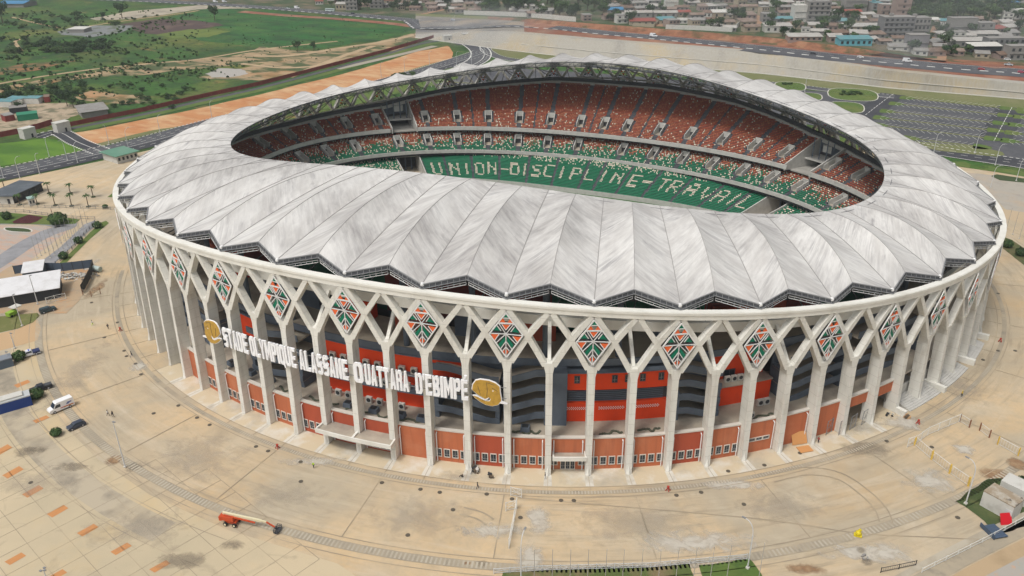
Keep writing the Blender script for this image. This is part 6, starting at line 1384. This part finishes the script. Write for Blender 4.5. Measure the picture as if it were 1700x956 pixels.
SPEC=[(577,16,36,8,M_bei,T_pale,'shed','long cream single-storey building by the highway',1,7),(584,17,18,17,M_gry,M_gry,'flat','narrow grey three-storey block by the highway, left of a big tree',3,3),(625,14,20,15,M_gry,M_gry,'flat','grey three-storey block right of the big tree by the highway',3,3),(650,6,22,5,M_bei,T_red,'gable','small house with a pinkish red roof at the top edge',1,2),
(1115,11,20,14,M_wht,M_wht,'flat','tall plain white house at the head of the dirt street',2,0),(1022,22,24,5,M_gry,T_blue,'shed','low house with a faded blue roof beside the trees',1,2),(1067,42,40,6,M_bei,T_red,'shed','cream villa with a weathered red roof at the corner of the dirt street',1,4),(1060,30,42,8,M_gry,T_pale,'gable','pale wide-roofed house behind the red-roofed villa',1,3),(1105,29,36,7,M_gry,T_pale,'gable','pale tin-roofed house right behind the villa',1,3),(1196,30,24,8,M_bei,M_wht,'shed','house with a bright white roof above the walled yard',1,2),(1243,20,26,8,M_bei,T_rust,'gable','tan house with a hipped brown roof on the sandy lane',1,2),
(1329,39,21,25,M_wht,M_wht,'flat','pale windowless side tower of the apartment pair',3,0),(1357,40,33,31,M_gry,M_gry,'flat','five-storey grey apartment block with dark balconies',5,4),(1420,20,32,30,M_gry,M_gry,'flat','large blank grey block cut by the top edge',4,0),(1416,29,24,8,M_pink,T_red,'gable','pink house with red roof below the big grey block',2,3),(1497,33,20,28,M_pink,M_pink,'flat','slender pinkish tower house at the foot of the wooded hill',4,1),(1471,26,17,15,M_pink,T_pale,'flat','short pinkish block left of the slender tower house',2,2),(1455,22,14,14,M_gry,T_teal,'flat','grey block with a teal roof left of the pinkish pair',3,2),
(1489,62,44,27,mat('dark_block',(.20,.20,.20),.9),M_gry,'flat','unfinished dark grey block with rows of openings',4,6),(1524,62,28,26,M_gry,M_gry,'flat','grey ribbed block right of the unfinished one',3,5),(1523,84,28,21,mat('slate_block',(.24,.235,.24),.9),M_gry,'flat','plain slate-grey house in front of the ribbed block, in the smoke',2,0),(1420,76,48,9,mat('teal_wall',(.14,.38,.44),.7),T_teal,'shed','long turquoise single-storey building above the highway',1,6),
(1337,68,50,6,M_pink,T_pale,'shed','row of low market stalls with a pale roof by the highway',1,6),(1292,54,40,9,M_wht,T_pale,'shed','cluttered white house with a pale roof at the town edge',1,4),(1300,38,28,6,M_gry,T_teal,'gable','low house with a greenish roof behind the cluttered white one',1,2),(1430,50,58,5,M_bei,T_pale,'shed','very long house with a cream roof behind the turquoise building',1,6),(1460,56,24,6,M_gry,T_teal,'shed','low house with a teal roof right of the long cream roof',1,2),(1455,63,26,5,M_gry,T_rust,'shed','low rusty-roofed house right behind the turquoise building',1,3),
(1597,58,36,22,M_gry,M_gry,'flat','wide two-storey concrete block right of the red dirt lane',2,0),(1636,56,22,14,M_gry,M_gry,'flat','smaller concrete block beside the wide one',2,2),(1612,78,60,8,M_gry,T_pale,'shed','long pale-roofed depot right of the red dirt lane',1,5),(1636,88,42,9,M_dk,M_wht,'shed','open shed with a white roof by the highway',1,0),(1668,84,50,16,mat('dark_block',(.20,.20,.20),.9),M_gry,'flat','dark two-storey commercial block at the right edge',2,7),(1689,100,26,18,M_gry,M_gry,'flat','grey block cut by the right edge above the highway',2,3),(1637,64,40,6,M_gry,T_pale,'shed','flat pale-roofed house behind the depot',1,3),(1695,32,22,12,M_wht,M_wht,'flat','white house at the upper right corner',2,2),(1676,14,22,8,M_gry,T_blue,'shed','house with a turquoise blue roof at the top right',1,2),(1549,40,16,6,M_wht,M_wht,'gable','small white pointed-roof house at the foot of the hill',1,1),(1572,42,20,6,M_wht,T_teal,'gable','small greenish-roofed house at the foot of the hill',1,1),(1570,18,12,5,M_gry,T_grey,'shed','tiny hut high on the wooded hillside',1,1)]
for s in SPEC: hs(s[0],s[1],s[2],s[3],s[4],s[5],s[6],s[7],s[8],s[9],dm=9 if s[8]<3 else 12)
rg=random.Random(21); placed=[(s[0],s[1],s[2]/2,s[3]) for s in SPEC]
ROOFS=[('rusty',T_rust),('grey',T_grey),('pale',T_pale),('brown',T_brown),('teal',T_teal),('faded red',T_red)]
BANDS=[(700,'near the top centre left of the highway junction'),(860,'beyond the smoke at the top centre'),(1010,'behind the big dark trees'),(1130,'along the dirt street'),(1260,'around the walled yard'),(1400,'beside the apartment pair'),(1540,'around the unfinished grey block'),(1701,'right of the red dirt lane')]
nh=0; cnt={}
for tries in range(6000):
    x=rg.uniform(520,1700); yk=(pl(YK,x)-3 if x>700 else float(np.interp(x,[300,420,560,700],[-2,4,12,22]))-1); y=rg.uniform(-6,yk)
    if 905<x<1010 and y<34: continue
    if 1500<x<1560+ (60-y) and 45<y: continue
    if 1510<x<1670 and y<36: continue
    if 800<x<850 and y<34: continue
    s=ppm(gp(x,max(y,-10),zt(x))); wp=rg.uniform(8,15)*s; hp=rg.uniform(2.6,4.)*s
    if any(abs(x-q[0])<(wp/2+q[2])*.92 and -(q[3]+.6)<(y-q[1])<hp+1.4 for q in placed): continue
    rn,rm=rg.choices(ROOFS,[5,5,4,3,.7,.6])[0]; band=[q[1] for q in BANDS if x<q[0]][0]; row='front' if y>yk-10 else 'middle' if y>yk-30 else 'rear'
    wl,wn=rg.choice([(M_gry,'grey-walled'),(M_bei,'beige-walled'),(M_wht,'white-walled'),(M_pink,'pinkish')])
    tall=rg.random()<.10; fl=2 if tall else 1
    hs(x,y,wp*(.7 if tall else 1),hp*(1.9 if tall else 1),wl,M_gry if tall else rm,'flat' if tall else rg.choice(['gable','gable','shed']),'%s %s, %s row %s'%(wn,'two-storey block' if tall else '%s-roofed house'%rn,row,band),fl,rg.choice([2,3]),dm=rg.uniform(7,11),rot=rg.uniform(-.35,.35),group='small houses of the town'); placed.append((x,y,wp/2,hp)); nh+=1
    if nh>=235: break
print('houses',nh)
# boundary walls of plots
def plotwall(label,pts,h,m):
    P_=[Vector(tg(*q)) for q in pts]; b=MB()
    for a,c in zip(P_[:-1],P_[1:]): b.bar(a+Vector((0,0,h/2)),c+Vector((0,0,h/2)),.3,h)
    o=b.build('boundary_wall',m); tag(o,label,'wall')
plotwall('long pale boundary wall in front of the big dark trees',[(770,24),(850,27),(905,31),(956,36)],4.,M_wht)
plotwall('grey-white boundary wall of the yard right of the dirt street',[(1105,48),(1160,50),(1215,53),(1233,38)],3.5,M_wht)
plotwall('low cream wall around the red-roofed villa',[(1050,43),(1086,45),(1100,33)],2.5,M_bei)
# red dirt lanes in the town
for pts,w_ in (([(1558,100),(1560,85),(1550,68),(1545,50),(1560,30)],9),([(1095,44),(1110,30),(1128,15),(1150,4)],8),([(1250,48),(1262,30),(1240,22)],6),([(700,24),(760,12),(840,4)],6)):
    P_=smooth_path([Vector(tg(*q)) for q in pts],5); b=MB(); ribbon(b,P_,w_,.12); struct(b.build('dirt_lane',mat('lane_laterite',(.34,.20,.12),.95,[((.25,.17,.11),.1,.45,.65,None,.7)])))
# trees: town, hill and fields
def treeband(n,xr,yr,hr,group,labf,seed,avoid=True,zf=None):
    rg=random.Random(seed); k=0
    for t in range(n*6):
        x=rg.uniform(*xr); y=rg.uniform(*yr)
        if avoid and x>700 and y>pl(YK,x)-2: continue
        if avoid and x<=700 and y>float(np.interp(x,[300,420,560,700],[-4,3,12,22])): continue
        if avoid and any(abs(x-q[0])<q[2]*.8 and -1<(q[1]-y)<q[3]*.9 for q in placed) and rg.random()<.85: continue
        z=zt(x) if zf is None else zf; h=rg.uniform(*hr); tree(gp(x,y,z),h,h*rg.uniform(.9,1.3),labf(x,y,h),group,rg.randrange(4),rg.uniform(0,6)); k+=1
        if k>=n: return
tb=lambda x,y,h:'%s tree among the houses %s'%('tall' if h>8.5 else 'middling' if h>6.5 else 'small',[q[1] for q in BANDS if x<q[0]][0])
treeband(190,(520,1700),(-4,100),(4.5,11),'trees between the houses of the town',tb,31)
treeband(26,(850,1010),(4,30),(10,15),'big dark trees behind the pale boundary wall',lambda x,y,h:'big dark tree %s the pale boundary wall'%('close behind' if y>18 else 'far behind'),32)
treeband(14,(800,870),(10,24),(8,12),'big dark trees behind the pale boundary wall',lambda x,y,h:'dark tree behind the left end of the pale boundary wall',38)
treeband(110,(1505,1700),(-8,36),(7,13),'trees on the wooded hillside at the top right',lambda x,y,h:'leafy tree on the wooded hillside, %s part'%('upper' if y<12 else 'lower'),33,avoid=False)
treeband(10,(1010,1050),(28,42),(5,8),'bright shrubs by the cut bank',lambda x,y,h:'bushy green tree at the top of the cut bank left of the villa',34)
for x,y,h,l,ci in [(203,30,17,'tall lone dark tree beside the pale lot in the upper left fields',0),(172,33,8,'rounded dark tree left of the tall lone tree',3),(357,34,16,'tall slim tree at the edge of the ploughed field',1),(494,85,9,'dark round tree, left of a pair on the sandy ground',0),(521,84,8,'dark round tree, right of a pair on the sandy ground',3),(5,38,22,'large dark tree cut by the left edge',0),(610,17,15,'large tree between the two grey blocks by the highway',0),(597,16,12,'large tree left of the one between the grey blocks',3),(112,176,9,'dark leafy tree behind the cluttered yard',0),(122,178,7,'smaller tree right of the dark leafy one by the yard',1),(33,184,6,'small dark tree beside the black open shed',0),(258,133,4,'lone bush-like tree in the green field',1)]:
    tree(gp(x,y),h,h*.85,l,None,ci,x)
def bushes(n,quadf,hr,group,lab,seed):
    rg=random.Random(seed)
    for i in range(n):
        x,y=quadf(rg); h=rg.uniform(*hr); tree(Vector(gp(x,y))+Vector((0,0,-.3*h)),h,h*1.5,lab(x,y,h),group,rg.randrange(4),rg.uniform(0,6),name='bushy_tree')
bushes(46,lambda r:(r.uniform(0,190),75+r.uniform(-9,13)),(4,8.5),'thicket below the grey lot',lambda x,y,h:'%s bushy tree in the dark thicket %s'%('tall' if h>6.5 else 'low','at its left end' if x<95 else 'at its right end'),41)
bushes(34,lambda r:(r.uniform(0,130),160+r.uniform(-14,6)),(3,6),'bushes behind the teal cabins',lambda x,y,h:'%s bush behind the teal cabins %s'%('tall' if h>4.8 else 'low','on the left' if x<65 else 'on the right'),42)
bushes(40,lambda r:(r.uniform(130,330),168+r.uniform(-28,14)-.06*0),(2,4.5),'bushes along the red fence',lambda x,y,h:'%s bush on the scrub %s the grey open shed'%('tall' if h>3.4 else 'low','behind' if x<200 else 'right of'),43)
bushes(26,lambda r:(r.uniform(20,250),38+r.uniform(-16,10)),(3,7),'scattered bushes in the upper left fields',lambda x,y,h:'%s bush in the upper left fields %s'%('tall' if h>5 else 'low','left of the lone tree' if x<150 else 'around the lone tree'),44)
bushes(16,lambda r:(r.uniform(1395,1432),156+r.uniform(-2,2)),(1.6,2.8),'dark planting on the big car park island',lambda x,y,h:'dark planting on the oval grass island before the car park',45)
bushes(8,lambda r:(r.uniform(1298,1316),140+r.uniform(-1,1)),(1.4,2.2),'planting on the far grass island',lambda x,y,h:'low dark planting on the far left grass island by the roof',46)
bushes(8,lambda r:(r.uniform(655,690),126+r.uniform(-4,3)),(2.5,4.5),'bushes seen through the far truss',lambda x,y,h:'green bush seen through the far truss on the left',47)
# low undergrowth as one uncountable mass
rg=random.Random(77); ub=MB()
def tuft(p,s):
    for j in range(4):
        v=Vector((rg.uniform(-1,1),rg.uniform(-1,1),rg.uniform(.1,1))).normalized(); a=v.cross(Vector((rg.random(),rg.random(),.5))).normalized(); q=v.cross(a); c=Vector(p)+Vector((rg.uniform(-.5,.5),rg.uniform(-.5,.5),rg.uniform(.1,.5)))*s
        ub.poly([c+a*s*.7,c+q*s*.6,c-a*s*.7,c-q*s*.6],rg.choice([0,1,1,2]))
for (x0,x1,y0,y1,n,s0,s1) in ((0,330,18,130,1500,.8,2.2),(150,420,100,180,1000,.6,1.6),(330,700,24,84,160,.5,1.1),(0,140,128,170,500,.8,1.8),(400,700,60,130,300,.5,1.2)):
    for i in range(n):
        x=rg.uniform(x0,x1);y=rg.uniform(y0,y1)
        if y>208-x*.195-6 and x>110: continue
        if math.sin(x*.045+y*.21)+math.sin(x*.11-y*.33+1.)+rg.uniform(-.8,.8)<.1: continue
        tuft((gp(x,y)[0],gp(x,y)[1],-.1),rg.uniform(s0,s1))
o=ub.build('undergrowth',M_leaf); tag(o,'rough low undergrowth of tufts and bushes over the green fields','undergrowth',kind='stuff')
# smoke over the avenue and town, with added veils for distant haze
# ---- haze
hz_=MB(); hz_.box((0,1400,70),(5200,5000,144.)); 
mh=bpy.data.materials.new('haze_air'); mh.use_nodes=True; nt=mh.node_tree; nt.nodes.remove(nt.nodes['Principled BSDF']); pv=nt.nodes.new('ShaderNodeVolumePrincipled'); pv.inputs['Color'].default_value=(.80,.86,.90,1); pv.inputs['Density'].default_value=.00012; pv.inputs['Anisotropy'].default_value=.1
nt.links.new(pv.outputs[0],nt.nodes['Material Output'].inputs['Volume'])
o=hz_.build('haze',mh); o['kind']='stuff'; o['label']='thin pale haze hanging over the distant town and fields'; o['category']='haze'
def smoke(name,label,p,r,dens):
    b=MB(); b.sphere((0,0,0),1.,0,20,12); o=b.build(name,[mat_smoke(dens)],smooth=True); o.location=p; o.scale=r; tag(o,label,'smoke',kind='stuff')
def mat_smoke(d):
    m=bpy.data.materials.new('smoke'); m.use_nodes=True; nt=m.node_tree; nt.nodes.remove(nt.nodes['Principled BSDF']); pv=nt.nodes.new('ShaderNodeVolumePrincipled'); pv.inputs['Color'].default_value=(.85,.88,.9,1)
    tc=nt.nodes.new('ShaderNodeTexCoord'); n=nt.nodes.new('ShaderNodeTexNoise'); n.inputs['Scale'].default_value=1.6; n.inputs['Detail'].default_value=3; nt.links.new(tc.outputs['Object'],n.inputs['Vector'])
    ln=nt.nodes.new('ShaderNodeVectorMath'); ln.operation='LENGTH'; nt.links.new(tc.outputs['Object'],ln.inputs[0]); mr=nt.nodes.new('ShaderNodeMapRange'); mr.inputs[1].default_value=1.; mr.inputs[2].default_value=.2; nt.links.new(ln.outputs['Value'],mr.inputs[0])
    mr2=nt.nodes.new('ShaderNodeMapRange'); mr2.inputs[1].default_value=.4; mr2.inputs[2].default_value=.7; nt.links.new(n.outputs[0],mr2.inputs[0])
    mm=nt.nodes.new('ShaderNodeMath'); mm.operation='MULTIPLY'; nt.links.new(mr.outputs[0],mm.inputs[0]); nt.links.new(mr2.outputs[0],mm.inputs[1]); m3=nt.nodes.new('ShaderNodeMath'); m3.operation='MULTIPLY'; m3.inputs[1].default_value=d; nt.links.new(mm.outputs[0],m3.inputs[0]); nt.links.new(m3.outputs[0],pv.inputs['Density']); nt.links.new(pv.outputs[0],nt.nodes['Material Output'].inputs['Volume']); return m

smoke('smoke','pale smoke drifting over the avenue junction',gp(790,48,14),(75,60,24),.012)
smoke('smoke','thin bluish smoke in front of the slate-grey house',Vector(gp(1500,86,22)),(28,26,14),.02)

smoke('smoke','thin bluish smoke veil added as haze over the town at the top right',Vector(gp(1480,30,24)),(300,120,30),.0035)  # wide volume added to make the far town hazier
smoke('smoke','thin smoke veil added as haze over the houses at the top centre',Vector(gp(930,15,24)),(220,110,30),.0022)  # extra thin volume added to deepen the distant haze
